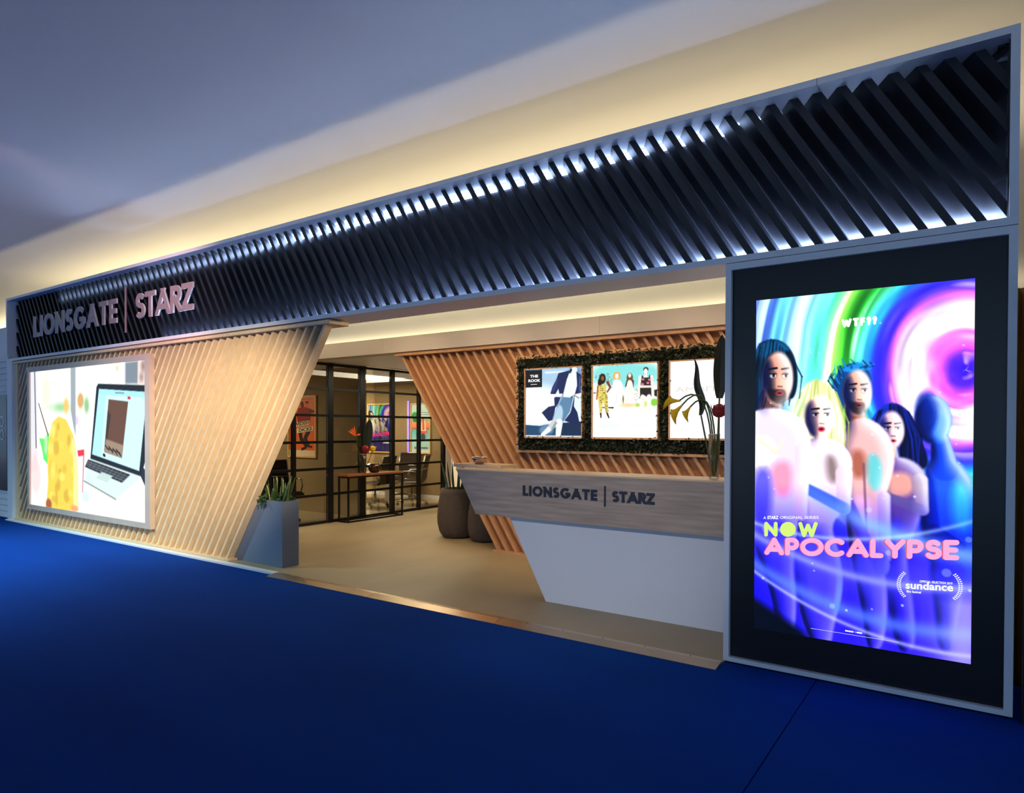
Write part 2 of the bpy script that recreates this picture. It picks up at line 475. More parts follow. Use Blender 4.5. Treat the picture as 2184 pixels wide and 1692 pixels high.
_font_n = 0
def text_mesh(name, body, x, z, y, size, m, parent, bold=0.0, align='LEFT', width=None, tilt=0.0, axis='XZ', d=0.0012):
    """Flat lettering in the built-in typeface, standing in XZ and facing -Y."""
    cu = bpy.data.curves.new(name, 'FONT')
    cu.body = body; cu.size = size; cu.offset = bold * size; cu.align_x = align; cu.extrude = d / 2; cu.resolution_u = 4
    tmp = bpy.data.objects.new(name, cu); COL.objects.link(tmp)
    dg = bpy.context.evaluated_depsgraph_get()
    me = bpy.data.meshes.new_from_object(tmp.evaluated_get(dg))
    A = np.array([v.co[:] for v in me.vertices]); F = [tuple(p.vertices) for p in me.polygons]
    bpy.data.objects.remove(tmp); bpy.data.meshes.remove(me); bpy.data.curves.remove(cu)
    if len(A) == 0: return None
    sx = 1.0
    if width: sx = width / (A[:, 0].max() - A[:, 0].min())
    V = [(x + a[0] * sx, y - a[2], z + a[1] + math.tan(tilt) * a[0] * sx) for a in A]
    return put(name, V, F, m, parent)

# ------------------------------------------------------------------ picture painter (numpy -> colour attribute)
def shape_mask(sh, U, V):
    k = sh[0]
    if k == 'P':
        pts, soft = sh[1], sh[3]
        if (soft >= 0.01 and len(pts) > 4) or (soft >= 0.02 and len(pts) == 4):       # organic outlines: round the corners
            for _ in range(2):
                pts = [q for i in range(len(pts)) for q in ((pts[i][0] * .75 + pts[(i + 1) % len(pts)][0] * .25, pts[i][1] * .75 + pts[(i + 1) % len(pts)][1] * .25),
                                                            (pts[i][0] * .25 + pts[(i + 1) % len(pts)][0] * .75, pts[i][1] * .25 + pts[(i + 1) % len(pts)][1] * .75))]
        n = len(pts); D = np.full(U.shape, 1e9); inside = np.zeros(U.shape, bool)
        for i in range(n):
            x0, y0 = pts[i]; x1, y1 = pts[(i + 1) % n]
            dx, dy = x1 - x0, y1 - y0
            t = np.clip(((U - x0) * dx + (V - y0) * dy) / (dx * dx + dy * dy + 1e-12), 0, 1)
            D = np.minimum(D, np.hypot(U - x0 - t * dx, V - y0 - t * dy))
            if y0 != y1:
                c = ((y0 > V) != (y1 > V)) & (U < (x1 - x0) * (V - y0) / (y1 - y0) + x0)
                inside ^= c
        s = np.where(inside, -D, D)
    elif k == 'C':
        x0, y0, x1, y1 = sh[1]; r0, r1 = sh[2]; soft = sh[4]
        dx, dy = x1 - x0, y1 - y0
        t = np.clip(((U - x0) * dx + (V - y0) * dy) / (dx * dx + dy * dy + 1e-12), 0, 1)
        s = np.hypot(U - x0 - t * dx, V - y0 - t * dy) - (r0 + (r1 - r0) * t)
    else:
        cx, cy = sh[1]; rx, ry = sh[2]; soft = sh[5]
        q = np.hypot((U - cx) / max(rx, 1e-4), (V - cy) / max(ry, 1e-4))
        s = (q - 1) * min(rx, ry)
    return np.clip(0.5 - s / max(soft, 0.0035), 0, 1)

def apply_shapes(img, U, V, shapes):
    for sh in shapes:
        col, a = (sh[4], sh[6]) if sh[0] == 'E' else ((sh[3], sh[5]) if sh[0] == 'C' else (sh[2], sh[4]))
        mk = (shape_mask(sh, U, V) * a)[..., None]
        img[:] = img * (1 - mk) + np.array(col, float) * mk

def blur(M, r):
    for ax in (0, 1):
        for _ in range(2):
            pad = [(0, 0), (0, 0)]; pad[ax] = (r + 1, r)
            C = np.cumsum(np.pad(M, pad, mode='edge'), axis=ax)
            n = M.shape[ax]
            M = (np.take(C, np.arange(n) + 2 * r + 1, axis=ax) - np.take(C, np.arange(n), axis=ax)) / (2 * r + 1)
    return M

def apply_figures(img, U, V, shapes):
    """Painted figures, each modelled with a rim of light from the upper right and a shadow side."""
    grp = []
    for sh in shapes + [('M',)]:
        if sh[0] != 'M':
            grp.append(sh); continue
        if not grp: continue
        apply_shapes(img, U, V, grp)
        M = np.zeros(U.shape)
        for q in grp:
            if q[-1] == 1.0: M = np.maximum(M, shape_mask(q, U, V))
        acc = np.zeros(U.shape)
        for r, w in ((4, 0.5), (11, 1.0)):
            B = blur(M, r)
            gv, gu = np.gradient(B)
            L = -gu * 0.9 + gv * 0.55
            acc += w * L / max(np.abs(L).max(), 1e-6)
        hi = (np.clip(acc, 0, 1) * M)[..., None] * 0.6
        lo = (np.clip(-acc, 0, 1) * M)[..., None] * 0.85
        img[:] = img * (1 - hi) + np.array((244, 252, 255)) * hi
        img[:] = img * (1 - lo) + np.array((22, 26, 74)) * lo
        grp = []

def ramp(x, stops):
    xs = [s[0] for s in stops]
    return np.stack([np.interp(x, xs, [s[1][c] for s in stops]) for c in range(3)], -1)

def vnoise(U, V, seed, freq):
    rng = np.random.RandomState(seed); g = rng.rand(64, 64)
    x, y = U * freq, V * freq
    xi, yi = np.floor(x).astype(int), np.floor(y).astype(int)
    fx, fy = x - xi, y - yi
    fx, fy = fx * fx * (3 - 2 * fx), fy * fy * (3 - 2 * fy)
    G = lambda a, b: g[a % 64, b % 64]
    return (G(xi, yi) * (1 - fx) + G(xi + 1, yi) * fx) * (1 - fy) + (G(xi, yi + 1) * (1 - fx) + G(xi + 1, yi + 1) * fx) * fy

def picture(name, x0, x1, z0, z1, y, nu, nv, paint, m, parent):
    """A flat picture in XZ facing -Y, painted per vertex."""
    asp = (z1 - z0) / (x1 - x0)
    u = np.linspace(0, 1, nu); v = np.linspace(0, asp, nv)
    U, Vv = np.meshgrid(u, v)
    img = paint(U, Vv, asp)
    img = np.clip(img, 0, 255) / 255.0
    L = np.where(img <= 0.04045, img / 12.92, ((img + 0.055) / 1.055) ** 2.4)
    X = x0 + U * (x1 - x0); Z = z1 - Vv * (x1 - x0)
    ctr = np.array([(x0 + x1) / 2, y, (z0 + z1) / 2])
    co = np.stack([X, np.full_like(X, y), Z], -1).reshape(-1, 3) - ctr
    me = bpy.data.meshes.new(name)
    idx = np.arange(nu * nv).reshape(nv, nu)
    Q = np.stack([idx[:-1, :-1], idx[1:, :-1], idx[1:, 1:], idx[:-1, 1:]], -1).reshape(-1, 4)
    me.vertices.add(len(co)); me.vertices.foreach_set('co', co.ravel())
    me.loops.add(Q.size); me.loops.foreach_set('vertex_index', Q.ravel())
    me.polygons.add(len(Q)); me.polygons.foreach_set('loop_start', np.arange(0, Q.size, 4))
    me.update(calc_edges=True)
    at = me.color_attributes.new('Col', 'FLOAT_COLOR', 'POINT')
    at.data.foreach_set('color', np.concatenate([L.reshape(-1, 3), np.ones((len(co), 1))], 1).ravel())
    me.materials.append(m)
    o = bpy.data.objects.new(name, me); COL.objects.link(o)
    base = np.zeros(3); p = parent
    while p is not None:
        base += np.array(p.location); p = p.parent
    o.location = ctr - base
    if parent is not None: o.parent = parent
    return o

ART = {
    'VIDEO': [
        ('P',[(-0.034,-0.043),(0.074,-0.037),(0.068,0.431),(-0.04,0.452)],(214,214,222),0.01,1.0),
        ('P',[(0.037,-0.023),(0.047,-0.023),(0.06,0.334),(0.05,0.334)],(90,80,90),0.003,1.0),
        ('E',(0.157,0.094),(0.051,0.095),0,(214,240,190),0.05,0.8),
        ('E',(0.301,0.159),(0.086,0.022),0,(120,180,110),0.03,0.7),
        ('E',(0.248,0.065),(0.033,0.031),0,(205,230,200),0.03,0.7),
        ('E',(0.482,0.135),(0.028,0.032),0,(206,160,100),0.015,1.0),
        ('E',(0.535,0.155),(0.022,0.033),0,(120,170,110),0.02,0.8),
        ('E',(0.353,0.152),(0.024,0.035),0,(240,180,90),0.02,0.8),
        ('E',(0.445,0.214),(0.023,0.022),0,(200,150,210),0.02,0.6),
        ('P',[(0.394,-0.006),(0.439,-0.007),(0.439,0.28),(0.417,0.236),(0.395,0.176)],(150,160,166),0.006,1.0),
        ('P',[(0.824,0.003),(0.847,0.004),(0.844,0.077),(0.824,0.076)],(220,222,225),0.006,1.0),
        ('P',[(0.847,0.001),(0.943,0.0),(0.938,0.083),(0.846,0.08)],(120,132,142),0.01,1.0),
        ('P',[(0.939,-0.001),(1.011,-0.001),(1.011,0.09),(0.938,0.086)],(222,205,196),0.01,1.0),
        ('E',(0.978,0.021),(0.016,0.02),0,(140,110,100),0.02,0.8),
        ('E',(0.965,0.06),(0.013,0.014),0,(120,90,90),0.02,0.6),
        ('E',(0.786,0.019),(0.011,0.015),0,(200,180,130),0.02,0.8),
        ('E',(0.049,0.456),(0.0651,0.098),0,(255,196,196),0.05,0.8),
        ('P',[(1.002,0.402),(0.976,0.386),(0.956,0.417),(1.008,0.475)],(38,42,58),0.004,1.0),
        ('P',[(0.508,0.457),(0.772,0.515),(0.789,0.507),(0.516,0.443)],(60,70,78),0.01,1.0),
        ('P',[(0.565,0.364),(0.956,0.417),(0.959,0.424),(0.772,0.511),(0.508,0.453)],(205,224,220),0.004,1.0),
        ('P',[(0.772,0.511),(0.959,0.424),(0.959,0.43),(0.775,0.516)],(240,250,250),0.003,1.0),
        ('P',[(0.546,0.368),(0.882,0.415),(0.818,0.448),(0.517,0.399)],(34,34,40),0.003,1.0),
        ('C',(0.539,0.376,0.866,0.424),(0.003,0.002),(120,130,135),0.002,0.7),
        ('C',(0.531,0.384,0.85,0.432),(0.003,0.002),(120,130,135),0.002,0.7),
        ('C',(0.524,0.391,0.834,0.44),(0.002,0.003),(120,130,135),0.002,0.7),
        ('C',(0.582,0.373,0.549,0.404),(0.002,0.002),(110,120,125),0.002,0.6),
        ('C',(0.617,0.378,0.58,0.409),(0.002,0.002),(110,120,125),0.002,0.6),
        ('C',(0.652,0.383,0.611,0.414),(0.002,0.002),(110,120,125),0.002,0.6),
        ('C',(0.686,0.388,0.642,0.419),(0.002,0.002),(110,120,125),0.002,0.6),
        ('C',(0.72,0.393,0.672,0.424),(0.002,0.002),(110,120,125),0.002,0.6),
        ('C',(0.753,0.397,0.702,0.429),(0.0022,0.002),(110,120,125),0.002,0.6),
        ('C',(0.786,0.402,0.732,0.434),(0.002,0.002),(110,120,125),0.002,0.6),
        ('C',(0.818,0.407,0.761,0.439),(0.002,0.002),(110,120,125),0.002,0.6),
        ('C',(0.85,0.411,0.79,0.443),(0.002,0.002),(110,120,125),0.002,0.6),
        ('P',[(0.66,0.414),(0.747,0.426),(0.702,0.453),(0.611,0.438)],(186,210,205),0.004,1.0),
        ('P',[(0.633,0.072),(1.011,0.091),(1.009,0.328),(0.959,0.418),(0.565,0.365),(0.619,0.084)],(24,28,36),0.004,1.0),
        ('P',[(0.64,0.093),(1.0,0.115),(0.997,0.155),(0.946,0.399),(0.581,0.347)],(196,240,246),0.003,1.0),
        ('P',[(0.64,0.093),(1.0,0.115),(0.997,0.134),(0.635,0.114)],(160,222,236),0.003,1.0),
        ('C',(0.771,0.111,0.835,0.114),(0.002,0.002),(90,110,120),0.002,1.0),
        ('P',[(0.635,0.114),(0.697,0.117),(0.65,0.355),(0.581,0.347)],(170,224,232),0.004,1.0),
        ('P',[(0.717,0.134),(0.868,0.146),(0.819,0.356),(0.681,0.336)],(98,66,48),0.003,1.0),
        ('P',[(0.71,0.179),(0.734,0.193),(0.696,0.321),(0.682,0.329)],(60,42,36),0.01,1.0),
        ('P',[(0.695,0.286),(0.831,0.308),(0.819,0.356),(0.681,0.336)],(150,128,108),0.006,1.0),
        ('C',(0.691,0.311,0.718,0.329),(0.003,0.002),(30,26,26),0.002,1.0),
        ('C',(0.718,0.315,0.75,0.337),(0.003,0.003),(30,26,26),0.002,1.0),
        ('C',(0.75,0.322,0.785,0.345),(0.0032,0.002),(30,26,26),0.002,1.0),
        ('C',(0.776,0.325,0.812,0.348),(0.003,0.003),(30,26,26),0.002,1.0),
        ('C',(0.7,0.321,0.805,0.337),(0.002,0.002),(40,30,30),0.002,1.0),
        ('P',[(0.863,0.127),(0.885,0.128),(0.885,0.139),(0.863,0.138)],(200,40,60),0.002,1.0),
        ('C',(0.675,0.347,0.685,0.35),(0.0061,0.006),(20,24,30),0.002,1.0),
        ('P',[(0.085,0.289),(0.136,0.291),(0.188,0.264),(0.188,0.339),(0.176,0.403),(0.132,0.381),(0.113,0.333)],(96,226,96),0.006,1.0),
        ('E',(0.155,0.312),(0.018,0.048),0,(190,250,180),0.01,0.8),
        ('C',(0.083,0.139,0.177,0.275),(0.004,0.005),(110,80,70),0.003,1.0),
        ('P',[(0.152,0.584),(0.175,0.475),(0.169,0.395),(0.181,0.3),(0.218,0.222),(0.279,0.195),(0.352,0.21),(0.416,0.274),(0.439,0.326),(0.458,0.439),(0.458,0.577),(0.314,0.59)],(228,200,74),0.006,1.0),
        ('P',[(0.394,0.267),(0.439,0.326),(0.458,0.439),(0.458,0.577),(0.41,0.581),(0.422,0.402)],(252,236,150),0.01,1.0),
        ('E',(0.254,0.27),(0.02,0.018),0,(206,170,50),0.012,0.55),
        ('E',(0.204,0.419),(0.019,0.034),0,(206,170,50),0.012,0.55),
        ('E',(0.25,0.413),(0.018,0.017),0,(206,170,50),0.012,0.55),
        ('E',(0.257,0.546),(0.015,0.027),0,(190,150,46),0.012,0.55),
        ('E',(0.377,0.298),(0.018,0.026),0,(190,150,46),0.012,0.55),
        ('E',(0.219,0.437),(0.024,0.024),0,(246,224,110),0.012,0.55),
        ('E',(0.256,0.328),(0.028,0.031),0,(190,150,46),0.012,0.55),
        ('E',(0.202,0.333),(0.025,0.021),0,(246,224,110),0.012,0.55),
        ('E',(0.292,0.431),(0.02,0.018),0,(190,150,46),0.012,0.55),
        ('E',(0.257,0.498),(0.016,0.023),0,(190,150,46),0.012,0.55),
        ('E',(0.315,0.446),(0.024,0.017),0,(246,224,110),0.012,0.55),
        ('E',(0.213,0.539),(0.0241,0.023),0,(246,224,110),0.012,0.55),
        ('E',(0.279,0.48),(0.018,0.026),0,(190,150,46),0.012,0.55),
        ('E',(0.224,0.257),(0.018,0.03),0,(246,224,110),0.012,0.55),
        ('E',(0.226,0.545),(0.019,0.015),0,(190,150,46),0.012,0.55),
        ('E',(0.353,0.525),(0.0271,0.028),0,(190,150,46),0.012,0.55),
        ('E',(0.205,0.332),(0.028,0.03),0,(240,214,90),0.012,0.55),
        ('E',(0.388,0.514),(0.023,0.015),0,(246,224,110),0.012,0.55),
        ('E',(0.397,0.329),(0.017,0.026),0,(246,224,110),0.012,0.55),
        ('E',(0.276,0.24),(0.015,0.017),0,(190,150,46),0.012,0.55),
        ('E',(0.418,0.418),(0.019,0.017),0,(246,224,110),0.012,0.55),
        ('E',(0.227,0.257),(0.025,0.026),0,(246,224,110),0.012,0.55),
        ('E',(0.334,0.413),(0.022,0.02),0,(206,170,50),0.012,0.55),
        ('E',(0.227,0.411),(0.026,0.023),0,(246,224,110),0.012,0.55),
        ('E',(0.307,0.315),(0.02,0.015),0,(240,214,90),0.012,0.55),
        ('E',(0.299,0.447),(0.02,0.018),0,(246,224,110),0.012,0.55),
        ('E',(0.18,0.57),(0.0291,0.023),0,(140,60,40),0.012,0.8),
        ('E',(0.425,0.572),(0.0331,0.014),0,(240,150,110),0.012,0.9),
        ('P',[(0.452,0.335),(0.513,0.329),(0.512,0.355),(0.46,0.36)],(224,46,62),0.004,1.0),
        ('C',(0.509,0.347,0.497,0.501),(0.004,0.003),(196,60,70),0.003,1.0),
        ('P',[(0.468,0.36),(0.504,0.356),(0.497,0.459),(0.464,0.461)],(214,220,226),0.006,0.8),
        ('E',(0.524,0.517),(0.041,0.03),0,(150,196,196),0.03,0.5),
    ],
    'COAT': [
        ('P',[(-0.003,-0.015),(1.014,-0.006),(1.014,0.318),(-0.003,0.304)],(170,206,234),0.16,1.0),
        ('E',(0.228,0.556),(0.403,0.295),0,(250,254,255),0.2,1.0),
        ('P',[(0.737,-0.011),(1.014,-0.006),(1.014,0.273),(0.948,0.272)],(90,130,180),0.1,0.8),
        ('P',[(0.336,0.042),(0.71,0.044),(0.71,0.072),(0.363,0.074)],(236,246,255),0.01,0.8),
        ('P',[(-0.003,0.859),(0.255,0.874),(0.497,0.841),(1.014,0.809),(1.014,1.021),(-0.003,1.021)],(38,76,112),0.009,1.0),
        ('P',[(0.255,0.874),(0.47,0.843),(0.524,0.998),(0.255,1.01)],(120,156,186),0.05,0.8),
        ('P',[(0.631,0.83),(1.014,0.809),(1.014,1.021),(0.631,1.021)],(18,40,72),0.015,0.8),
        ('P',[(-0.003,0.007),(0.298,0.009),(0.298,0.276),(-0.003,0.278)],(14,20,28),0.004,1.0),
        ('P',[(0.591,0.076),(0.79,0.041),(0.737,0.224),(0.677,0.431),(0.537,0.604),(0.504,0.784),(0.417,0.804),(0.293,0.67),(0.417,0.581),(0.524,0.565),(0.517,0.446),(0.611,0.402),(0.591,0.312),(0.537,0.397),(0.446,0.384),(0.486,0.277),(0.55,0.176)],(26,42,88),0.008,1.0),
        ('P',[(0.55,0.176),(0.604,0.121),(0.524,0.367),(0.457,0.366)],(50,70,130),0.02,0.7),
        ('P',[(0.902,0.07),(0.987,0.119),(0.981,0.384),(0.876,0.405),(0.862,0.584),(0.922,0.674),(0.955,0.814),(0.902,0.859),(0.697,0.796),(0.803,0.674),(0.803,0.449),(0.889,0.227)],(24,40,86),0.008,1.0),
        ('P',[(0.948,0.138),(0.981,0.128),(0.974,0.373),(0.935,0.373)],(70,100,160),0.02,0.7),
        ('P',[(0.787,0.068),(0.902,0.084),(0.915,0.272),(0.876,0.405),(0.816,0.436),(0.668,0.428),(0.737,0.179)],(240,248,255),0.008,1.0),
        ('P',[(0.677,0.439),(0.827,0.452),(0.792,0.662),(0.673,0.821),(0.478,0.813),(0.575,0.559)],(92,136,172),0.008,1.0),
        ('P',[(0.604,0.548),(0.657,0.583),(0.677,0.673),(0.65,0.813),(0.478,0.813),(0.537,0.649)],(190,220,240),0.03,0.9),
        ('P',[(0.477,0.392),(0.664,0.386),(0.664,0.439),(0.486,0.432)],(244,246,252),0.006,1.0),
        ('C',(0.65,0.425,0.591,0.56),(0.011,0.009),(160,190,220),0.004,1.0),
        ('C',(0.856,0.428,0.803,0.651),(0.013,0.01),(170,195,220),0.004,1.0),
        ('C',(0.537,0.82,0.417,0.931),(0.062,0.041),(206,212,216),0.01,1.0),
        ('C',(0.417,0.931,0.309,1.012),(0.041,0.03),(236,240,242),0.01,1.0),
        ('C',(0.611,0.824,0.591,1.01),(0.059,0.045),(240,244,246),0.01,1.0),
        ('C',(0.55,0.83,0.484,0.92),(0.019,0.013),(130,140,150),0.02,0.8),
        ('E',(0.477,0.474),(0.035,0.05),0,(244,248,252),0.01,1.0),
        ('E',(0.922,0.434),(0.044,0.038),0,(236,240,246),0.01,1.0),
        ('C',(0.876,0.422,0.948,0.462),(0.005,0.006),(60,60,70),0.003,1.0),
        ('E',(0.866,0.038),(0.051,0.045),0,(246,248,250),0.01,1.0),
        ('C',(0.81,0.037,0.792,0.079),(0.019,0.011),(30,30,36),0.01,1.0),
    ],
    'BEACH': [
        ('P',[(-0.013,-0.053),(1.022,-0.025),(1.022,0.293),(0.653,0.345),(0.49,0.326),(-0.013,0.27)],(136,228,226),0.12,1.0),
        ('E',(0.311,0.268),(0.0071,0.007),0,(90,110,110),0.004,0.8),
        ('E',(0.049,0.163),(0.0071,0.007),0,(90,110,110),0.004,0.8),
        ('E',(0.245,0.22),(0.0071,0.007),0,(150,130,70),0.004,0.8),
        ('E',(0.098,0.14),(0.007,0.007),0,(90,110,110),0.004,0.8),
        ('E',(0.198,0.133),(0.0071,0.007),0,(150,130,70),0.004,0.8),
        ('E',(0.215,0.242),(0.008,0.007),0,(230,240,240),0.004,0.8),
        ('E',(0.309,0.201),(0.007,0.007),0,(150,130,70),0.004,0.8),
        ('E',(0.174,0.258),(0.007,0.006),0,(90,110,110),0.004,0.8),
        ('E',(0.132,0.262),(0.007,0.007),0,(150,130,70),0.004,0.8),
        ('E',(0.15,0.254),(0.008,0.007),0,(90,110,110),0.004,0.8),
        ('E',(0.192,0.146),(0.007,0.007),0,(90,110,110),0.004,0.8),
        ('E',(0.075,0.133),(0.007,0.006),0,(230,240,240),0.004,0.8),
        ('E',(0.176,0.274),(0.008,0.007),0,(230,240,240),0.004,0.8),
        ('E',(0.191,0.274),(0.008,0.007),0,(150,130,70),0.004,0.8),
        ('E',(0.263,0.232),(0.007,0.006),0,(150,130,70),0.004,0.8),
        ('E',(0.261,0.168),(0.007,0.007),0,(150,130,70),0.004,0.8),
        ('E',(0.07,0.23),(0.0081,0.007),0,(230,240,240),0.004,0.8),
        ('E',(0.245,0.218),(0.008,0.007),0,(90,110,110),0.004,0.8),
        ('E',(0.17,0.261),(0.0081,0.007),0,(230,240,240),0.004,0.8),
        ('E',(0.178,0.24),(0.007,0.007),0,(230,240,240),0.004,0.8),
        ('E',(0.289,0.26),(0.007,0.007),0,(150,130,70),0.004,0.8),
        ('E',(0.128,0.227),(0.007,0.007),0,(230,240,240),0.004,0.8),
        ('E',(0.241,0.19),(0.007,0.006),0,(90,110,110),0.004,0.8),
        ('E',(0.306,0.246),(0.008,0.007),0,(90,110,110),0.004,0.8),
        ('E',(0.287,0.212),(0.0071,0.007),0,(150,130,70),0.004,0.8),
        ('E',(0.115,0.266),(0.008,0.007),0,(230,240,240),0.004,0.8),
        ('E',(0.273,0.203),(0.008,0.007),0,(230,240,240),0.004,0.8),
        ('E',(0.219,0.206),(0.008,0.007),0,(150,130,70),0.004,0.8),
        ('E',(0.243,0.19),(0.008,0.007),0,(150,130,70),0.004,0.8),
        ('E',(0.304,0.214),(0.008,0.007),0,(90,110,110),0.004,0.8),
        ('E',(0.259,0.166),(0.008,0.007),0,(90,110,110),0.004,0.8),
        ('E',(0.296,0.142),(0.008,0.006),0,(230,240,240),0.004,0.8),
        ('E',(0.053,0.2),(0.008,0.007),0,(90,110,110),0.004,0.8),
        ('E',(0.104,0.142),(0.0081,0.007),0,(90,110,110),0.004,0.8),
        ('E',(0.25,0.131),(0.008,0.007),0,(150,130,70),0.004,0.8),
        ('E',(0.096,0.139),(0.0071,0.007),0,(90,110,110),0.004,0.8),
        ('E',(0.15,0.226),(0.007,0.007),0,(90,110,110),0.004,0.8),
        ('E',(0.038,0.163),(0.008,0.007),0,(90,110,110),0.004,0.8),
        ('E',(0.225,0.121),(0.0081,0.007),0,(90,110,110),0.004,0.8),
        ('E',(0.028,0.225),(0.008,0.007),0,(90,110,110),0.004,0.8),
        ('E',(0.135,0.126),(0.0071,0.007),0,(90,110,110),0.004,0.8),
        ('E',(0.244,0.196),(0.008,0.007),0,(90,110,110),0.004,0.8),
        ('E',(0.138,0.112),(0.0081,0.007),0,(90,110,110),0.004,0.8),
        ('E',(0.067,0.109),(0.008,0.007),0,(150,130,70),0.004,0.8),
        ('E',(0.306,0.215),(0.007,0.007),0,(230,240,240),0.004,0.8),
        ('E',(0.055,0.16),(0.008,0.007),0,(90,110,110),0.004,0.8),
        ('E',(0.115,0.197),(0.008,0.007),0,(230,240,240),0.004,0.8),
        ('E',(0.246,0.259),(0.007,0.007),0,(150,130,70),0.004,0.8),
        ('E',(0.283,0.227),(0.007,0.007),0,(150,130,70),0.004,0.8),
        ('E',(0.312,0.126),(0.007,0.007),0,(230,240,240),0.004,0.8),
        ('E',(0.117,0.122),(0.008,0.007),0,(150,130,70),0.004,0.8),
        ('E',(0.26,0.267),(0.0081,0.007),0,(230,240,240),0.004,0.8),
        ('E',(0.199,0.173),(0.007,0.007),0,(230,240,240),0.004,0.8),
        ('E',(0.121,0.252),(0.007,0.007),0,(150,130,70),0.004,0.8),
        ('E',(0.1,0.206),(0.008,0.007),0,(150,130,70),0.004,0.8),
        ('E',(0.22,0.225),(0.007,0.007),0,(90,110,110),0.004,0.8),
        ('E',(0.225,0.15),(0.007,0.007),0,(90,110,110),0.004,0.8),
        ('E',(0.07,0.119),(0.0081,0.007),0,(230,240,240),0.004,0.8),
        ('E',(0.092,0.258),(0.007,0.007),0,(230,240,240),0.004,0.8),
        ('E',(0.304,0.276),(0.008,0.007),0,(90,110,110),0.004,0.8),
        ('E',(0.238,0.12),(0.007,0.007),0,(90,110,110),0.004,0.8),
        ('E',(0.201,0.212),(0.007,0.007),0,(230,240,240),0.004,0.8),
        ('E',(0.237,0.151),(0.007,0.007),0,(150,130,70),0.004,0.8),
        ('E',(0.106,0.231),(0.008,0.007),0,(90,110,110),0.004,0.8),
        ('E',(0.032,0.171),(0.007,0.007),0,(90,110,110),0.004,0.8),
        ('E',(0.177,0.121),(0.007,0.007),0,(90,110,110),0.004,0.8),
        ('E',(0.051,0.133),(0.008,0.007),0,(90,110,110),0.004,0.8),
        ('E',(0.053,0.107),(0.008,0.007),0,(230,240,240),0.004,0.8),
        ('E',(0.162,0.158),(0.008,0.007),0,(230,240,240),0.004,0.8),
        ('E',(0.137,0.22),(0.007,0.007),0,(90,110,110),0.004,0.8),
        ('E',(0.718,0.431),(0.006,0.005),0,(40,40,40),0.004,0.8),
        ('E',(0.699,0.459),(0.005,0.005),0,(40,40,40),0.004,0.8),
        ('E',(0.658,0.426),(0.0051,0.006),0,(40,40,40),0.004,0.8),
        ('E',(0.7,0.381),(0.006,0.005),0,(40,40,40),0.004,0.8),
        ('E',(0.662,0.502),(0.005,0.005),0,(40,40,40),0.004,0.8),
        ('E',(0.686,0.447),(0.006,0.005),0,(40,40,40),0.004,0.8),
        ('E',(0.735,0.465),(0.006,0.005),0,(40,40,40),0.004,0.8),
        ('E',(0.679,0.537),(0.006,0.005),0,(40,40,40),0.004,0.8),
        ('E',(0.686,0.349),(0.006,0.005),0,(40,40,40),0.004,0.8),
        ('E',(0.714,0.366),(0.006,0.005),0,(40,40,40),0.004,0.8),
        ('E',(0.68,0.509),(0.006,0.005),0,(40,40,40),0.004,0.8),
        ('E',(0.713,0.349),(0.006,0.005),0,(40,40,40),0.004,0.8),
        ('E',(0.693,0.426),(0.006,0.005),0,(40,40,40),0.004,0.8),
        ('E',(0.697,0.386),(0.005,0.006),0,(40,40,40),0.004,0.8),
        ('E',(0.706,0.36),(0.005,0.006),0,(40,40,40),0.004,0.8),
        ('E',(0.679,0.418),(0.005,0.005),0,(40,40,40),0.004,0.8),
        ('E',(0.737,0.361),(0.0051,0.006),0,(40,40,40),0.004,0.8),
        ('E',(0.72,0.384),(0.006,0.005),0,(40,40,40),0.004,0.8),
        ('E',(0.704,0.422),(0.006,0.005),0,(40,40,40),0.004,0.8),
        ('E',(0.695,0.492),(0.0051,0.006),0,(40,40,40),0.004,0.8),
        ('E',(0.688,0.369),(0.006,0.006),0,(40,40,40),0.004,0.8),
        ('E',(0.664,0.361),(0.006,0.005),0,(40,40,40),0.004,0.8),
        ('E',(0.729,0.471),(0.006,0.005),0,(40,40,40),0.004,0.8),
        ('E',(0.739,0.481),(0.005,0.005),0,(40,40,40),0.004,0.8),
        ('E',(0.655,0.473),(0.0061,0.006),0,(40,40,40),0.004,0.8),
        ('E',(0.722,0.487),(0.006,0.005),0,(40,40,40),0.004,0.8),
        ('E',(0.951,0.544),(0.055,0.052),0,(134,214,66),0.02,1.0),
        ('E',(0.702,0.578),(0.035,0.025),0,(160,220,80),0.02,1.0),
        ('E',(0.815,0.564),(0.032,0.045),0,(206,232,130),0.03,1.0),
        ('E',(0.555,0.576),(0.123,0.03),0,(240,206,140),0.04,0.8),
        ('E',(0.481,0.492),(0.012,0.053),0,(120,110,60),0.01,1.0),
        ('P',[(0.947,0.373),(0.998,0.367),(0.998,0.47),(0.951,0.455)],(24,26,26),0.01,1.0),
        ('C',(0.148,0.604,0.324,0.61),(0.007,0.01),(14,16,18),0.004,1.0),
        ('C',(0.012,0.393,0.046,0.388),(0.0071,0.005),(20,20,20),0.004,1.0),
        ('E',(0.15,0.19),(0.055,0.074),0,(28,20,20),0.01,1.0),
        ('E',(0.11,0.242),(0.034,0.061),0,(28,20,20),0.01,1.0),
        ('E',(0.152,0.182),(0.025,0.035),0,(150,84,56),0.008,1.0),
        ('C',(0.082,0.295,0.061,0.479),(0.018,0.013),(190,110,60),0.006,1.0),
        ('C',(0.234,0.245,0.278,0.316),(0.022,0.016),(130,62,44),0.006,1.0),
        ('C',(0.278,0.316,0.23,0.382),(0.015,0.012),(130,70,56),0.006,1.0),
        ('P',[(0.093,0.284),(0.217,0.271),(0.209,0.374),(0.239,0.458),(0.25,0.695),(0.209,0.694),(0.165,0.503),(0.141,0.699),(0.107,0.694),(0.082,0.471)],(226,206,96),0.006,1.0),
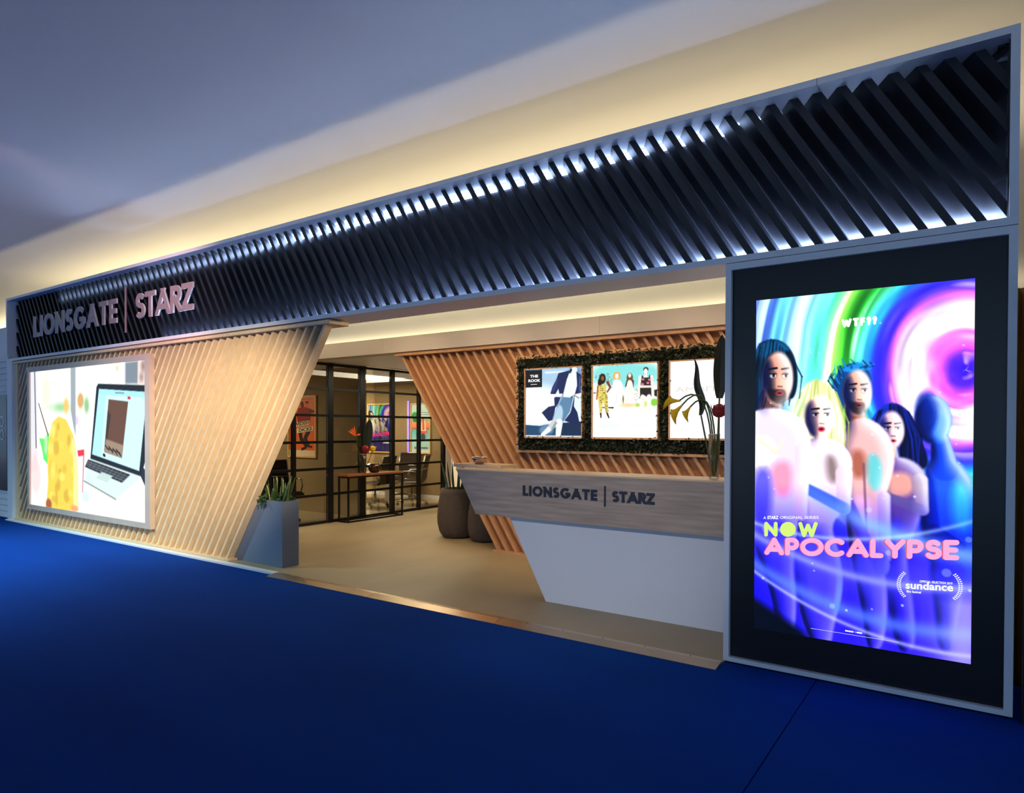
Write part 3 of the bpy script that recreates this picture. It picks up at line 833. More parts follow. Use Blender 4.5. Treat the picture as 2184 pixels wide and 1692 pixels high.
        ('E',(0.151,0.483),(0.01,0.007),0,(60,56,30),0.004,0.85),
        ('E',(0.215,0.479),(0.012,0.006),0,(60,56,30),0.004,0.85),
        ('E',(0.138,0.652),(0.008,0.006),0,(246,236,160),0.004,0.85),
        ('E',(0.192,0.456),(0.012,0.006),0,(246,236,160),0.004,0.85),
        ('E',(0.151,0.326),(0.013,0.005),0,(60,56,30),0.004,0.85),
        ('E',(0.137,0.639),(0.007,0.005),0,(96,84,36),0.004,0.85),
        ('E',(0.14,0.565),(0.01,0.004),0,(246,236,160),0.004,0.85),
        ('E',(0.218,0.674),(0.01,0.007),0,(60,56,30),0.004,0.85),
        ('E',(0.126,0.355),(0.013,0.004),0,(60,56,30),0.004,0.85),
        ('E',(0.205,0.595),(0.012,0.007),0,(60,56,30),0.004,0.85),
        ('E',(0.222,0.633),(0.009,0.005),0,(246,236,160),0.004,0.85),
        ('E',(0.22,0.655),(0.012,0.007),0,(96,84,36),0.004,0.85),
        ('E',(0.139,0.586),(0.009,0.006),0,(246,236,160),0.004,0.85),
        ('E',(0.223,0.646),(0.011,0.007),0,(96,84,36),0.004,0.85),
        ('E',(0.133,0.446),(0.011,0.005),0,(96,84,36),0.004,0.85),
        ('E',(0.113,0.633),(0.0091,0.008),0,(246,236,160),0.004,0.85),
        ('E',(0.207,0.365),(0.008,0.006),0,(60,56,30),0.004,0.85),
        ('E',(0.171,0.477),(0.008,0.007),0,(96,84,36),0.004,0.85),
        ('E',(0.22,0.427),(0.01,0.006),0,(96,84,36),0.004,0.85),
        ('E',(0.23,0.584),(0.009,0.007),0,(60,56,30),0.004,0.85),
        ('E',(0.116,0.299),(0.012,0.004),0,(60,56,30),0.004,0.85),
        ('E',(0.185,0.389),(0.012,0.007),0,(96,84,36),0.004,0.85),
        ('E',(0.154,0.352),(0.01,0.005),0,(96,84,36),0.004,0.85),
        ('E',(0.165,0.399),(0.007,0.004),0,(60,56,30),0.004,0.85),
        ('E',(0.23,0.51),(0.011,0.006),0,(246,236,160),0.004,0.85),
        ('E',(0.21,0.567),(0.009,0.006),0,(60,56,30),0.004,0.85),
        ('E',(0.123,0.543),(0.01,0.005),0,(246,236,160),0.004,0.85),
        ('E',(0.139,0.496),(0.008,0.004),0,(60,56,30),0.004,0.85),
        ('E',(0.128,0.507),(0.007,0.007),0,(60,56,30),0.004,0.85),
        ('E',(0.215,0.623),(0.01,0.005),0,(60,56,30),0.004,0.85),
        ('E',(0.205,0.628),(0.013,0.005),0,(60,56,30),0.004,0.85),
        ('E',(0.118,0.416),(0.009,0.004),0,(246,236,160),0.004,0.85),
        ('E',(0.116,0.618),(0.0081,0.007),0,(246,236,160),0.004,0.85),
        ('E',(0.208,0.437),(0.012,0.005),0,(246,236,160),0.004,0.85),
        ('E',(0.23,0.651),(0.012,0.006),0,(246,236,160),0.004,0.85),
        ('E',(0.244,0.654),(0.01,0.007),0,(96,84,36),0.004,0.85),
        ('E',(0.156,0.432),(0.008,0.008),0,(60,56,30),0.004,0.85),
        ('E',(0.117,0.46),(0.013,0.005),0,(60,56,30),0.004,0.85),
        ('E',(0.109,0.338),(0.009,0.005),0,(246,236,160),0.004,0.85),
        ('E',(0.125,0.585),(0.012,0.007),0,(246,236,160),0.004,0.85),
        ('E',(0.186,0.4),(0.0081,0.006),0,(60,56,30),0.004,0.85),
        ('E',(0.124,0.325),(0.0081,0.005),0,(60,56,30),0.004,0.85),
        ('E',(0.117,0.429),(0.008,0.006),0,(246,236,160),0.004,0.85),
        ('E',(0.121,0.527),(0.013,0.004),0,(96,84,36),0.004,0.85),
        ('E',(0.204,0.457),(0.008,0.006),0,(96,84,36),0.004,0.85),
        ('E',(0.203,0.422),(0.011,0.005),0,(96,84,36),0.004,0.85),
        ('E',(0.166,0.442),(0.011,0.005),0,(246,236,160),0.004,0.85),
        ('E',(0.223,0.523),(0.014,0.007),0,(60,56,30),0.004,0.85),
        ('E',(0.155,0.355),(0.009,0.007),0,(60,56,30),0.004,0.85),
        ('E',(0.114,0.677),(0.007,0.005),0,(246,236,160),0.004,0.85),
        ('E',(0.119,0.292),(0.009,0.004),0,(96,84,36),0.004,0.85),
        ('E',(0.23,0.457),(0.009,0.007),0,(60,56,30),0.004,0.85),
        ('E',(0.219,0.31),(0.009,0.005),0,(246,236,160),0.004,0.85),
        ('E',(0.194,0.302),(0.01,0.004),0,(246,236,160),0.004,0.85),
        ('E',(0.138,0.647),(0.007,0.006),0,(96,84,36),0.004,0.85),
        ('E',(0.118,0.499),(0.011,0.006),0,(60,56,30),0.004,0.85),
        ('E',(0.139,0.531),(0.01,0.008),0,(96,84,36),0.004,0.85),
        ('E',(0.216,0.534),(0.009,0.005),0,(96,84,36),0.004,0.85),
        ('E',(0.207,0.445),(0.012,0.006),0,(60,56,30),0.004,0.85),
        ('E',(0.172,0.395),(0.01,0.005),0,(60,56,30),0.004,0.85),
        ('C',(0.127,0.694,0.129,0.747),(0.014,0.01),(26,24,26),0.004,1.0),
        ('C',(0.232,0.695,0.257,0.752),(0.014,0.01),(26,24,26),0.004,1.0),
        ('E',(0.378,0.157),(0.06,0.058),0,(238,176,92),0.012,1.0),
        ('E',(0.379,0.161),(0.028,0.037),0,(255,246,236),0.01,1.0),
        ('P',[(0.307,0.209),(0.453,0.212),(0.49,0.387),(0.44,0.401),(0.44,0.583),(0.357,0.582),(0.324,0.399)],(250,252,250),0.02,1.0),
        ('C',(0.374,0.43,0.374,0.536),(0.004,0.004),(190,190,180),0.006,0.7),
        ('E',(0.581,0.193),(0.048,0.068),0,(110,74,34),0.012,1.0),
        ('C',(0.547,0.237,0.516,0.312),(0.018,0.008),(80,58,40),0.008,1.0),
        ('C',(0.627,0.239,0.634,0.322),(0.018,0.008),(80,58,40),0.008,1.0),
        ('E',(0.58,0.159),(0.023,0.03),0,(255,238,220),0.008,1.0),
        ('P',[(0.547,0.222),(0.612,0.224),(0.641,0.345),(0.641,0.555),(0.527,0.553),(0.531,0.342)],(252,248,236),0.012,1.0),
        ('E',(0.823,0.084),(0.038,0.031),0,(36,36,40),0.008,1.0),
        ('E',(0.821,0.108),(0.027,0.036),0,(252,240,228),0.008,1.0),
        ('C',(0.821,0.14,0.823,0.177),(0.016,0.024),(250,236,224),0.008,1.0),
        ('C',(0.742,0.19,0.714,0.421),(0.027,0.018),(252,236,226),0.008,1.0),
        ('C',(0.907,0.194,0.931,0.425),(0.027,0.017),(252,236,226),0.008,1.0),
        ('P',[(0.762,0.168),(0.775,0.168),(0.787,0.198),(0.867,0.2),(0.875,0.163),(0.887,0.164),(0.899,0.313),(0.746,0.302)],(44,32,42),0.006,1.0),
        ('E',(0.783,0.221),(0.02,0.014),0,(240,130,150),0.008,1.0),
        ('E',(0.855,0.274),(0.021,0.015),0,(240,130,150),0.008,1.0),
        ('E',(0.775,0.288),(0.02,0.014),0,(240,130,150),0.008,1.0),
        ('E',(0.879,0.23),(0.021,0.015),0,(240,130,150),0.008,1.0),
        ('P',[(0.75,0.306),(0.899,0.313),(0.903,0.35),(0.734,0.346)],(250,226,214),0.008,1.0),
        ('P',[(0.738,0.339),(0.904,0.342),(0.909,0.465),(0.831,0.468),(0.815,0.445),(0.799,0.467),(0.736,0.459)],(30,30,32),0.006,1.0),
        ('E',(0.879,0.439),(0.019,0.017),0,(120,120,124),0.02,0.7),
        ('E',(0.762,0.437),(0.017,0.015),0,(110,110,114),0.02,0.7),
        ('C',(0.779,0.467,0.775,0.661),(0.033,0.023),(254,240,232),0.01,1.0),
        ('C',(0.871,0.468,0.879,0.662),(0.034,0.022),(254,240,232),0.01,1.0),
        ('P',[(0.072,0.839),(0.44,0.837),(0.44,0.915),(0.072,0.919)],(236,250,250),0.02,1.0),
        ('P',[(0.612,0.84),(0.895,0.837),(0.895,0.915),(0.612,0.918)],(240,252,250),0.02,1.0),
    ],
    'BIG': [
        ('P',[(0.786,0.927),(0.858,0.811),(0.953,0.865),(1.013,0.984),(1.017,1.469),(0.883,1.419),(0.795,1.316)],(66,110,226),0.02,1.0),
        ('P',[(0.786,0.95),(0.84,0.902),(0.862,1.173),(0.844,1.356),(0.78,1.202)],(30,56,150),0.03,0.8),
        ('P',[(0.917,0.944),(1.0,0.985),(1.002,1.206),(0.919,1.191)],(90,200,214),0.05,0.8),
        ('C',(0.868,0.766,0.888,0.9),(0.039,0.057),(52,92,208),0.01,1.0),
        ('E',(0.838,0.664),(0.076,0.118),0,(58,104,214),0.012,1.0),
        ('E',(0.867,0.687),(0.042,0.081),0,(110,160,240),0.02,0.8),
        ('E',(0.809,0.629),(0.05,0.105),0,(26,50,130),0.02,0.8),
        ('P',[(0.814,1.314),(0.994,1.339),(0.959,1.566),(0.933,1.776),(0.867,1.779),(0.855,1.582)],(60,58,190),0.02,1.0),
        ('C',(0.802,0.972,0.842,1.197),(0.0391,0.0311),(36,70,180),0.012,1.0),
        ('C',(0.842,1.197,0.957,1.265),(0.0291,0.0222),(30,52,140),0.012,1.0),
        ('M',),
        ('P',[(0.668,0.569),(0.592,0.615),(0.546,0.745),(0.556,0.876),(0.661,0.92),(0.782,0.927),(0.83,0.868),(0.78,0.744),(0.749,0.629)],(22,28,64),0.012,0.998),
        ('P',[(0.668,0.571),(0.592,0.617),(0.551,0.745),(0.58,0.756),(0.628,0.65)],(60,92,214),0.015,0.9),
        ('C',(0.664,0.814,0.671,0.931),(0.026,0.0371),(206,150,126),0.012,1.0),
        ('C',(0.604,0.624,0.568,0.764),(0.003,0.004),(30,40,96),0.006,0.8),
        ('C',(0.568,0.764,0.572,0.88),(0.004,0.002),(30,40,96),0.006,0.8),
        ('C',(0.61,0.619,0.565,0.738),(0.004,0.004),(12,16,44),0.006,0.8),
        ('C',(0.565,0.738,0.571,0.882),(0.004,0.0022),(12,16,44),0.006,0.8),
        ('C',(0.612,0.618,0.575,0.736),(0.003,0.003),(12,16,44),0.006,0.8),
        ('C',(0.575,0.736,0.577,0.871),(0.003,0.001),(12,16,44),0.006,0.8),
        ('C',(0.621,0.611,0.592,0.737),(0.003,0.004),(30,40,96),0.006,0.8),
        ('C',(0.592,0.737,0.591,0.873),(0.004,0.002),(30,40,96),0.006,0.8),
        ('C',(0.621,0.611,0.583,0.743),(0.003,0.004),(12,16,44),0.006,0.8),
        ('C',(0.583,0.743,0.605,0.883),(0.004,0.002),(12,16,44),0.006,0.8),
        ('C',(0.632,0.603,0.609,0.741),(0.003,0.004),(30,40,96),0.006,0.8),
        ('C',(0.609,0.741,0.601,0.913),(0.004,0.002),(30,40,96),0.006,0.8),
        ('C',(0.634,0.602,0.602,0.759),(0.004,0.004),(40,60,150),0.006,0.8),
        ('C',(0.602,0.759,0.593,0.886),(0.004,0.002),(40,60,150),0.006,0.8),
        ('C',(0.64,0.597,0.619,0.742),(0.003,0.004),(40,60,150),0.006,0.8),
        ('C',(0.619,0.742,0.608,0.89),(0.004,0.001),(40,60,150),0.006,0.8),
        ('C',(0.646,0.593,0.625,0.738),(0.004,0.004),(40,60,150),0.006,0.8),
        ('C',(0.625,0.738,0.633,0.883),(0.004,0.001),(40,60,150),0.006,0.8),
        ('C',(0.651,0.589,0.628,0.757),(0.003,0.004),(40,60,150),0.006,0.8),
        ('C',(0.628,0.757,0.639,0.922),(0.004,0.002),(40,60,150),0.006,0.8),
        ('C',(0.655,0.586,0.655,0.737),(0.004,0.004),(12,16,44),0.006,0.8),
        ('C',(0.655,0.737,0.652,0.926),(0.004,0.001),(12,16,44),0.006,0.8),
        ('C',(0.666,0.578,0.664,0.754),(0.003,0.003),(40,60,150),0.006,0.8),
        ('C',(0.664,0.754,0.642,0.93),(0.003,0.001),(40,60,150),0.006,0.8),
        ('C',(0.677,0.583,0.69,0.749),(0.003,0.004),(40,60,150),0.006,0.8),
        ('C',(0.69,0.749,0.68,0.906),(0.004,0.002),(40,60,150),0.006,0.8),
        ('C',(0.684,0.587,0.693,0.747),(0.003,0.004),(30,40,96),0.006,0.8),
        ('C',(0.693,0.747,0.691,0.926),(0.004,0.001),(30,40,96),0.006,0.8),
        ('C',(0.688,0.59,0.695,0.752),(0.003,0.004),(40,60,150),0.006,0.8),
        ('C',(0.695,0.752,0.7,0.905),(0.004,0.001),(40,60,150),0.006,0.8),
        ('C',(0.691,0.593,0.702,0.748),(0.0032,0.004),(12,16,44),0.006,0.8),
        ('C',(0.702,0.748,0.712,0.912),(0.004,0.002),(12,16,44),0.006,0.8),
        ('C',(0.701,0.6,0.737,0.739),(0.004,0.003),(40,60,150),0.006,0.8),
        ('C',(0.737,0.739,0.732,0.883),(0.003,0.002),(40,60,150),0.006,0.8),
        ('C',(0.704,0.602,0.739,0.755),(0.003,0.004),(12,16,44),0.006,0.8),
        ('C',(0.739,0.755,0.738,0.899),(0.004,0.001),(12,16,44),0.006,0.8),
        ('C',(0.709,0.606,0.747,0.745),(0.003,0.003),(40,60,150),0.006,0.8),
        ('C',(0.747,0.745,0.763,0.88),(0.003,0.001),(40,60,150),0.006,0.8),
        ('C',(0.717,0.612,0.751,0.764),(0.003,0.004),(40,60,150),0.006,0.8),
        ('C',(0.751,0.764,0.759,0.892),(0.004,0.002),(40,60,150),0.006,0.8),
        ('C',(0.721,0.614,0.766,0.74),(0.0032,0.004),(40,60,150),0.006,0.8),
        ('C',(0.766,0.74,0.778,0.895),(0.004,0.0022),(40,60,150),0.006,0.8),
        ('C',(0.727,0.619,0.782,0.748),(0.003,0.004),(40,60,150),0.006,0.8),
        ('C',(0.782,0.748,0.779,0.905),(0.004,0.002),(40,60,150),0.006,0.8),
        ('C',(0.732,0.623,0.79,0.744),(0.003,0.004),(12,16,44),0.006,0.8),
        ('C',(0.79,0.744,0.808,0.891),(0.004,0.001),(12,16,44),0.006,0.8),
        ('C',(0.736,0.626,0.787,0.755),(0.003,0.004),(30,40,96),0.006,0.8),
        ('C',(0.787,0.755,0.805,0.878),(0.004,0.001),(30,40,96),0.006,0.8),
        ('E',(0.661,0.716),(0.055,0.094),0,(224,186,188),0.014,1.0),
        ('P',[(0.605,0.66),(0.636,0.646),(0.645,0.716),(0.654,0.796),(0.628,0.782),(0.605,0.726)],(74,84,190),0.035,0.85),
        ('E',(0.686,0.73),(0.022,0.033),0,(255,219,221),0.03,0.7),
        ('E',(0.644,0.704),(0.015,0.013),0,(138,115,116),0.014,0.7),
        ('C',(0.631,0.682,0.658,0.679),(0.004,0.005),(30,24,28),0.005,1.0),
        ('E',(0.644,0.707),(0.012,0.0071),0,(236,236,240),0.004,1.0),
        ('E',(0.647,0.705),(0.005,0.007),0,(30,26,34),0.004,1.0),
        ('C',(0.632,0.7,0.657,0.699),(0.002,0.003),(24,20,26),0.004,1.0),
        ('E',(0.689,0.704),(0.012,0.013),0,(138,115,116),0.014,0.7),
        ('C',(0.677,0.683,0.7,0.679),(0.004,0.005),(30,24,28),0.005,1.0),
        ('E',(0.689,0.707),(0.009,0.007),0,(236,236,240),0.004,1.0),
        ('E',(0.691,0.705),(0.005,0.007),0,(30,26,34),0.004,1.0),
        ('C',(0.678,0.7,0.699,0.699),(0.002,0.002),(24,20,26),0.004,1.0),
        ('C',(0.67,0.709,0.675,0.74),(0.004,0.007),(250,208,210),0.008,1.0),
        ('C',(0.664,0.744,0.678,0.745),(0.004,0.004),(112,93,94),0.006,0.8),
        ('E',(0.669,0.768),(0.015,0.008),0,(206,60,90),0.006,1.0),
        ('E',(0.669,0.768),(0.009,0.004),0,(40,14,22),0.004,1.0),
        ('P',[(0.578,0.958),(0.619,0.874),(0.691,0.842),(0.771,0.87),(0.825,0.948),(0.784,1.179),(0.725,1.323),(0.767,1.572),(0.779,1.8),(0.699,1.827),(0.646,1.59),(0.633,1.285)],(120,96,150),0.016,1.0),
        ('P',[(0.62,0.933),(0.752,0.916),(0.763,1.043),(0.641,1.049)],(214,170,158),0.03,0.9),
        ('C',(0.786,0.961,0.799,1.105),(0.0341,0.026),(150,128,150),0.01,1.0),
        ('C',(0.799,1.105,0.62,1.039),(0.026,0.021),(120,108,148),0.01,1.0),
        ('P',[(0.642,1.167),(0.724,1.161),(0.776,1.479),(0.779,1.8),(0.668,1.833),(0.655,1.494)],(92,74,206),0.05,0.8),
        ('M',),
        ('P',[(0.378,0.55),(0.395,0.441),(0.444,0.377),(0.509,0.366),(0.565,0.412),(0.574,0.484),(0.51,0.462),(0.458,0.504),(0.446,0.624),(0.402,0.648)],(40,86,134),0.01,0.998),
        ('P',[(0.422,0.405),(0.509,0.371),(0.556,0.407),(0.488,0.423)],(60,150,200),0.012,0.9),
        ('C',(0.494,0.601,0.517,0.769),(0.043,0.059),(150,104,90),0.012,1.0),
        ('C',(0.405,0.517,0.37,0.459),(0.003,0.005),(24,60,100),0.006,0.8),
        ('C',(0.37,0.459,0.382,0.42),(0.005,0.002),(24,60,100),0.006,0.8),
        ('C',(0.41,0.502,0.374,0.441),(0.0032,0.004),(60,140,190),0.006,0.8),
        ('C',(0.374,0.441,0.402,0.419),(0.004,0.002),(60,140,190),0.006,0.8),
        ('C',(0.413,0.497,0.386,0.443),(0.003,0.004),(16,40,70),0.006,0.8),
        ('C',(0.386,0.443,0.4,0.418),(0.004,0.001),(16,40,70),0.006,0.8),
        ('C',(0.419,0.482,0.381,0.437),(0.004,0.004),(24,60,100),0.006,0.8),
        ('C',(0.381,0.437,0.401,0.394),(0.004,0.001),(24,60,100),0.006,0.8),
        ('C',(0.422,0.475,0.404,0.439),(0.003,0.004),(60,140,190),0.006,0.8),
        ('C',(0.404,0.439,0.399,0.374),(0.004,0.002),(60,140,190),0.006,0.8),
        ('C',(0.43,0.455,0.422,0.416),(0.004,0.004),(24,60,100),0.006,0.8),
        ('C',(0.422,0.416,0.419,0.384),(0.004,0.0022),(24,60,100),0.006,0.8),
        ('C',(0.434,0.446,0.429,0.395),(0.004,0.004),(60,140,190),0.006,0.8),
        ('C',(0.429,0.395,0.417,0.369),(0.004,0.002),(60,140,190),0.006,0.8),
        ('C',(0.437,0.438,0.419,0.412),(0.004,0.004),(24,60,100),0.006,0.8),
        ('C',(0.419,0.412,0.411,0.382),(0.004,0.002),(24,60,100),0.006,0.8),
        ('C',(0.442,0.427,0.426,0.386),(0.003,0.0041),(24,60,100),0.006,0.8),
        ('C',(0.426,0.386,0.433,0.383),(0.0041,0.002),(24,60,100),0.006,0.8),
        ('C',(0.451,0.405,0.448,0.38),(0.004,0.0032),(60,140,190),0.006,0.8),
        ('C',(0.448,0.38,0.437,0.345),(0.0032,0.0022),(60,140,190),0.006,0.8),
        ('C',(0.456,0.395,0.446,0.379),(0.004,0.004),(60,140,190),0.006,0.8),
        ('C',(0.446,0.379,0.431,0.346),(0.004,0.002),(60,140,190),0.006,0.8),
        ('C',(0.478,0.396,0.49,0.371),(0.004,0.004),(24,60,100),0.006,0.8),
        ('C',(0.49,0.371,0.475,0.351),(0.004,0.002),(24,60,100),0.006,0.8),
        ('C',(0.488,0.397,0.486,0.383),(0.0041,0.004),(60,140,190),0.006,0.8),
        ('C',(0.486,0.383,0.486,0.364),(0.004,0.002),(60,140,190),0.006,0.8),
        ('C',(0.499,0.397,0.51,0.371),(0.004,0.004),(60,140,190),0.006,0.8),
        ('C',(0.51,0.371,0.487,0.357),(0.004,0.001),(60,140,190),0.006,0.8),
        ('C',(0.502,0.397,0.532,0.393),(0.003,0.004),(60,140,190),0.006,0.8),
        ('C',(0.532,0.393,0.512,0.353),(0.004,0.002),(60,140,190),0.006,0.8),
        ('C',(0.512,0.398,0.525,0.378),(0.003,0.004),(60,140,190),0.006,0.8),
        ('C',(0.525,0.378,0.525,0.364),(0.004,0.001),(60,140,190),0.006,0.8),
        ('C',(0.52,0.398,0.553,0.387),(0.003,0.004),(16,40,70),0.006,0.8),
        ('C',(0.553,0.387,0.529,0.359),(0.004,0.002),(16,40,70),0.006,0.8),
        ('C',(0.529,0.399,0.566,0.399),(0.003,0.004),(60,140,190),0.006,0.8),
        ('C',(0.566,0.399,0.547,0.376),(0.004,0.002),(60,140,190),0.006,0.8),
        ('C',(0.543,0.399,0.578,0.39),(0.004,0.0032),(16,40,70),0.006,0.8),
        ('C',(0.578,0.39,0.563,0.37),(0.0032,0.002),(16,40,70),0.006,0.8),
        ('C',(0.552,0.4,0.581,0.382),(0.003,0.003),(60,140,190),0.006,0.8),
        ('C',(0.581,0.382,0.58,0.377),(0.003,0.002),(60,140,190),0.006,0.8),
        ('E',(0.506,0.524),(0.066,0.116),0,(214,172,160),0.014,1.0),
        ('P',[(0.438,0.453),(0.475,0.437),(0.486,0.524),(0.497,0.622),(0.466,0.604),(0.438,0.534)],(40,60,90),0.035,0.85),
        ('E',(0.536,0.543),(0.026,0.04),0,(252,202,188),0.03,0.7),
        ('E',(0.486,0.509),(0.017,0.016),0,(132,106,99),0.014,0.7),
        ('C',(0.469,0.482,0.502,0.478),(0.004,0.005),(30,24,28),0.005,1.0),
        ('E',(0.486,0.512),(0.013,0.009),0,(236,236,240),0.004,1.0),
        ('E',(0.489,0.51),(0.006,0.009),0,(30,26,34),0.004,1.0),
        ('C',(0.471,0.504,0.5,0.504),(0.002,0.003),(24,20,26),0.004,1.0),
        ('E',(0.539,0.511),(0.015,0.016),0,(132,106,99),0.014,0.7),
        ('C',(0.525,0.484,0.552,0.48),(0.005,0.005),(30,24,28),0.005,1.0),
        ('E',(0.539,0.514),(0.011,0.009),0,(236,236,240),0.004,1.0),
        ('E',(0.542,0.512),(0.006,0.0081),0,(30,26,34),0.004,1.0),
        ('C',(0.527,0.506,0.551,0.505),(0.002,0.003),(24,20,26),0.004,1.0),
        ('C',(0.517,0.516,0.522,0.555),(0.005,0.008),(239,192,179),0.008,1.0),
        ('C',(0.51,0.559,0.526,0.561),(0.004,0.004),(107,86,80),0.006,0.8),
        ('P',[(0.456,0.564),(0.493,0.572),(0.513,0.571),(0.543,0.574),(0.547,0.617),(0.52,0.642),(0.477,0.622)],(40,32,36),0.014,0.8),
        ('E',(0.516,0.589),(0.017,0.012),0,(120,60,70),0.006,1.0),
        ('E',(0.516,0.589),(0.011,0.005),0,(40,14,22),0.004,1.0),
        ('P',[(0.446,0.685),(0.533,0.64),(0.643,0.709),(0.685,0.849),(0.645,1.026),(0.605,1.17),(0.623,1.333),(0.656,1.565),(0.637,1.815),(0.564,1.852),(0.532,1.606),(0.474,1.349),(0.449,1.06),(0.393,0.917)],(214,180,180),0.014,1.0),
        ('P',[(0.474,0.818),(0.545,0.816),(0.557,0.959),(0.481,0.962)],(150,96,80),0.04,0.8),
        ('P',[(0.556,0.816),(0.629,0.862),(0.62,1.027),(0.557,1.007)],(90,190,196),0.03,0.7),
        ('P',[(0.476,1.059),(0.579,1.053),(0.601,1.217),(0.484,1.251)],(244,206,216),0.04,0.8),
        ('C',(0.539,0.888,0.555,1.221),(0.006,0.005),(120,90,110),0.008,0.7),
        ('C',(0.449,1.06,0.602,1.383),(0.0331,0.0251),(150,130,200),0.012,1.0),
        ('C',(0.631,1.05,0.64,1.355),(0.0291,0.0252),(190,160,190),0.012,1.0),
        ('E',(0.623,1.392),(0.0382,0.057),0,(70,66,130),0.012,1.0),
        ('P',[(0.484,1.275),(0.622,1.263),(0.656,1.565),(0.637,1.838),(0.521,1.86),(0.508,1.514)],(116,112,232),0.06,0.8),
        ('M',),
        ('P',[(0.321,0.44),(0.252,0.472),(0.205,0.571),(0.185,0.696),(0.219,0.809),(0.29,0.871),(0.426,0.879),(0.458,0.794),(0.446,0.649),(0.412,0.514)],(214,214,178),0.014,0.998),
        ('P',[(0.245,0.497),(0.208,0.596),(0.194,0.722),(0.228,0.747),(0.276,0.572)],(110,170,120),0.02,0.8),
        ('P',[(0.378,0.525),(0.446,0.649),(0.456,0.794),(0.402,0.746)],(250,246,232),0.02,0.8),
        ('C',(0.335,0.734,0.34,0.857),(0.031,0.046),(222,194,180),0.012,1.0),
        ('C',(0.253,0.496,0.198,0.645),(0.004,0.005),(226,220,170),0.006,0.8),
        ('C',(0.198,0.645,0.186,0.826),(0.005,0.002),(226,220,170),0.006,0.8),
        ('C',(0.261,0.49,0.194,0.655),(0.003,0.004),(250,248,224),0.006,0.8),
        ('C',(0.194,0.655,0.194,0.825),(0.004,0.002),(250,248,224),0.006,0.8),
        ('C',(0.265,0.487,0.204,0.661),(0.004,0.004),(250,248,224),0.006,0.8),
        ('C',(0.204,0.661,0.211,0.826),(0.004,0.002),(250,248,224),0.006,0.8),
        ('C',(0.27,0.483,0.231,0.651),(0.004,0.004),(250,248,224),0.006,0.8),
        ('C',(0.231,0.651,0.217,0.837),(0.004,0.002),(250,248,224),0.006,0.8),
        ('C',(0.273,0.481,0.22,0.663),(0.004,0.005),(250,248,224),0.006,0.8),
        ('C',(0.22,0.663,0.228,0.845),(0.005,0.002),(250,248,224),0.006,0.8),
        ('C',(0.275,0.479,0.221,0.663),(0.004,0.004),(170,180,120),0.006,0.8),
        ('C',(0.221,0.663,0.23,0.837),(0.004,0.001),(170,180,120),0.006,0.8),
        ('C',(0.284,0.473,0.24,0.65),(0.004,0.005),(250,248,224),0.006,0.8),
        ('C',(0.24,0.65,0.232,0.841),(0.005,0.002),(250,248,224),0.006,0.8),
        ('C',(0.286,0.471,0.25,0.663),(0.003,0.004),(250,248,224),0.006,0.8),
        ('C',(0.25,0.663,0.237,0.848),(0.004,0.002),(250,248,224),0.006,0.8),
        ('C',(0.292,0.466,0.259,0.646),(0.004,0.004),(226,220,170),0.006,0.8),
        ('C',(0.259,0.646,0.242,0.857),(0.004,0.002),(226,220,170),0.006,0.8),
        ('C',(0.297,0.463,0.269,0.659),(0.004,0.004),(170,180,120),0.006,0.8),
        ('C',(0.269,0.659,0.272,0.863),(0.004,0.002),(170,180,120),0.006,0.8),
        ('C',(0.302,0.459,0.282,0.669),(0.004,0.004),(250,248,224),0.006,0.8),
        ('C',(0.282,0.669,0.285,0.863),(0.004,0.002),(250,248,224),0.006,0.8),
        ('C',(0.305,0.457,0.29,0.674),(0.0041,0.0041),(170,180,120),0.006,0.8),
        ('C',(0.29,0.674,0.265,0.867),(0.0041,0.002),(170,180,120),0.006,0.8),
        ('C',(0.312,0.451,0.286,0.657),(0.0041,0.0041),(170,180,120),0.006,0.8),
        ('C',(0.286,0.657,0.272,0.87),(0.0041,0.002),(170,180,120),0.006,0.8),
        ('C',(0.319,0.446,0.321,0.657),(0.004,0.004),(170,180,120),0.006,0.8),
        ('C',(0.321,0.657,0.316,0.888),(0.004,0.002),(170,180,120),0.006,0.8),
        ('C',(0.344,0.465,0.341,0.656),(0.004,0.004),(226,220,170),0.006,0.8),
        ('C',(0.341,0.656,0.332,0.872),(0.004,0.001),(226,220,170),0.006,0.8),
        ('C',(0.351,0.47,0.366,0.668),(0.004,0.004),(226,220,170),0.006,0.8),
        ('C',(0.366,0.668,0.365,0.857),(0.004,0.002),(226,220,170),0.006,0.8),
        ('C',(0.357,0.475,0.383,0.666),(0.003,0.004),(170,180,120),0.006,0.8),
        ('C',(0.383,0.666,0.374,0.837),(0.004,0.002),(170,180,120),0.006,0.8),
        ('C',(0.361,0.479,0.363,0.66),(0.003,0.004),(250,248,224),0.006,0.8),
        ('C',(0.363,0.66,0.353,0.862),(0.004,0.002),(250,248,224),0.006,0.8),
        ('C',(0.364,0.481,0.387,0.68),(0.004,0.004),(226,220,170),0.006,0.8),
        ('C',(0.387,0.68,0.369,0.866),(0.004,0.002),(226,220,170),0.006,0.8),
        ('C',(0.373,0.489,0.389,0.665),(0.003,0.004),(170,180,120),0.006,0.8),
        ('C',(0.389,0.665,0.384,0.834),(0.004,0.002),(170,180,120),0.006,0.8),
        ('C',(0.379,0.494,0.415,0.66),(0.003,0.004),(250,248,224),0.006,0.8),
        ('C',(0.415,0.66,0.406,0.83),(0.004,0.002),(250,248,224),0.006,0.8),
        ('C',(0.383,0.498,0.412,0.653),(0.004,0.004),(226,220,170),0.006,0.8),
        ('C',(0.412,0.653,0.416,0.842),(0.004,0.001),(226,220,170),0.006,0.8),
        ('C',(0.393,0.506,0.432,0.672),(0.004,0.004),(250,248,224),0.006,0.8),
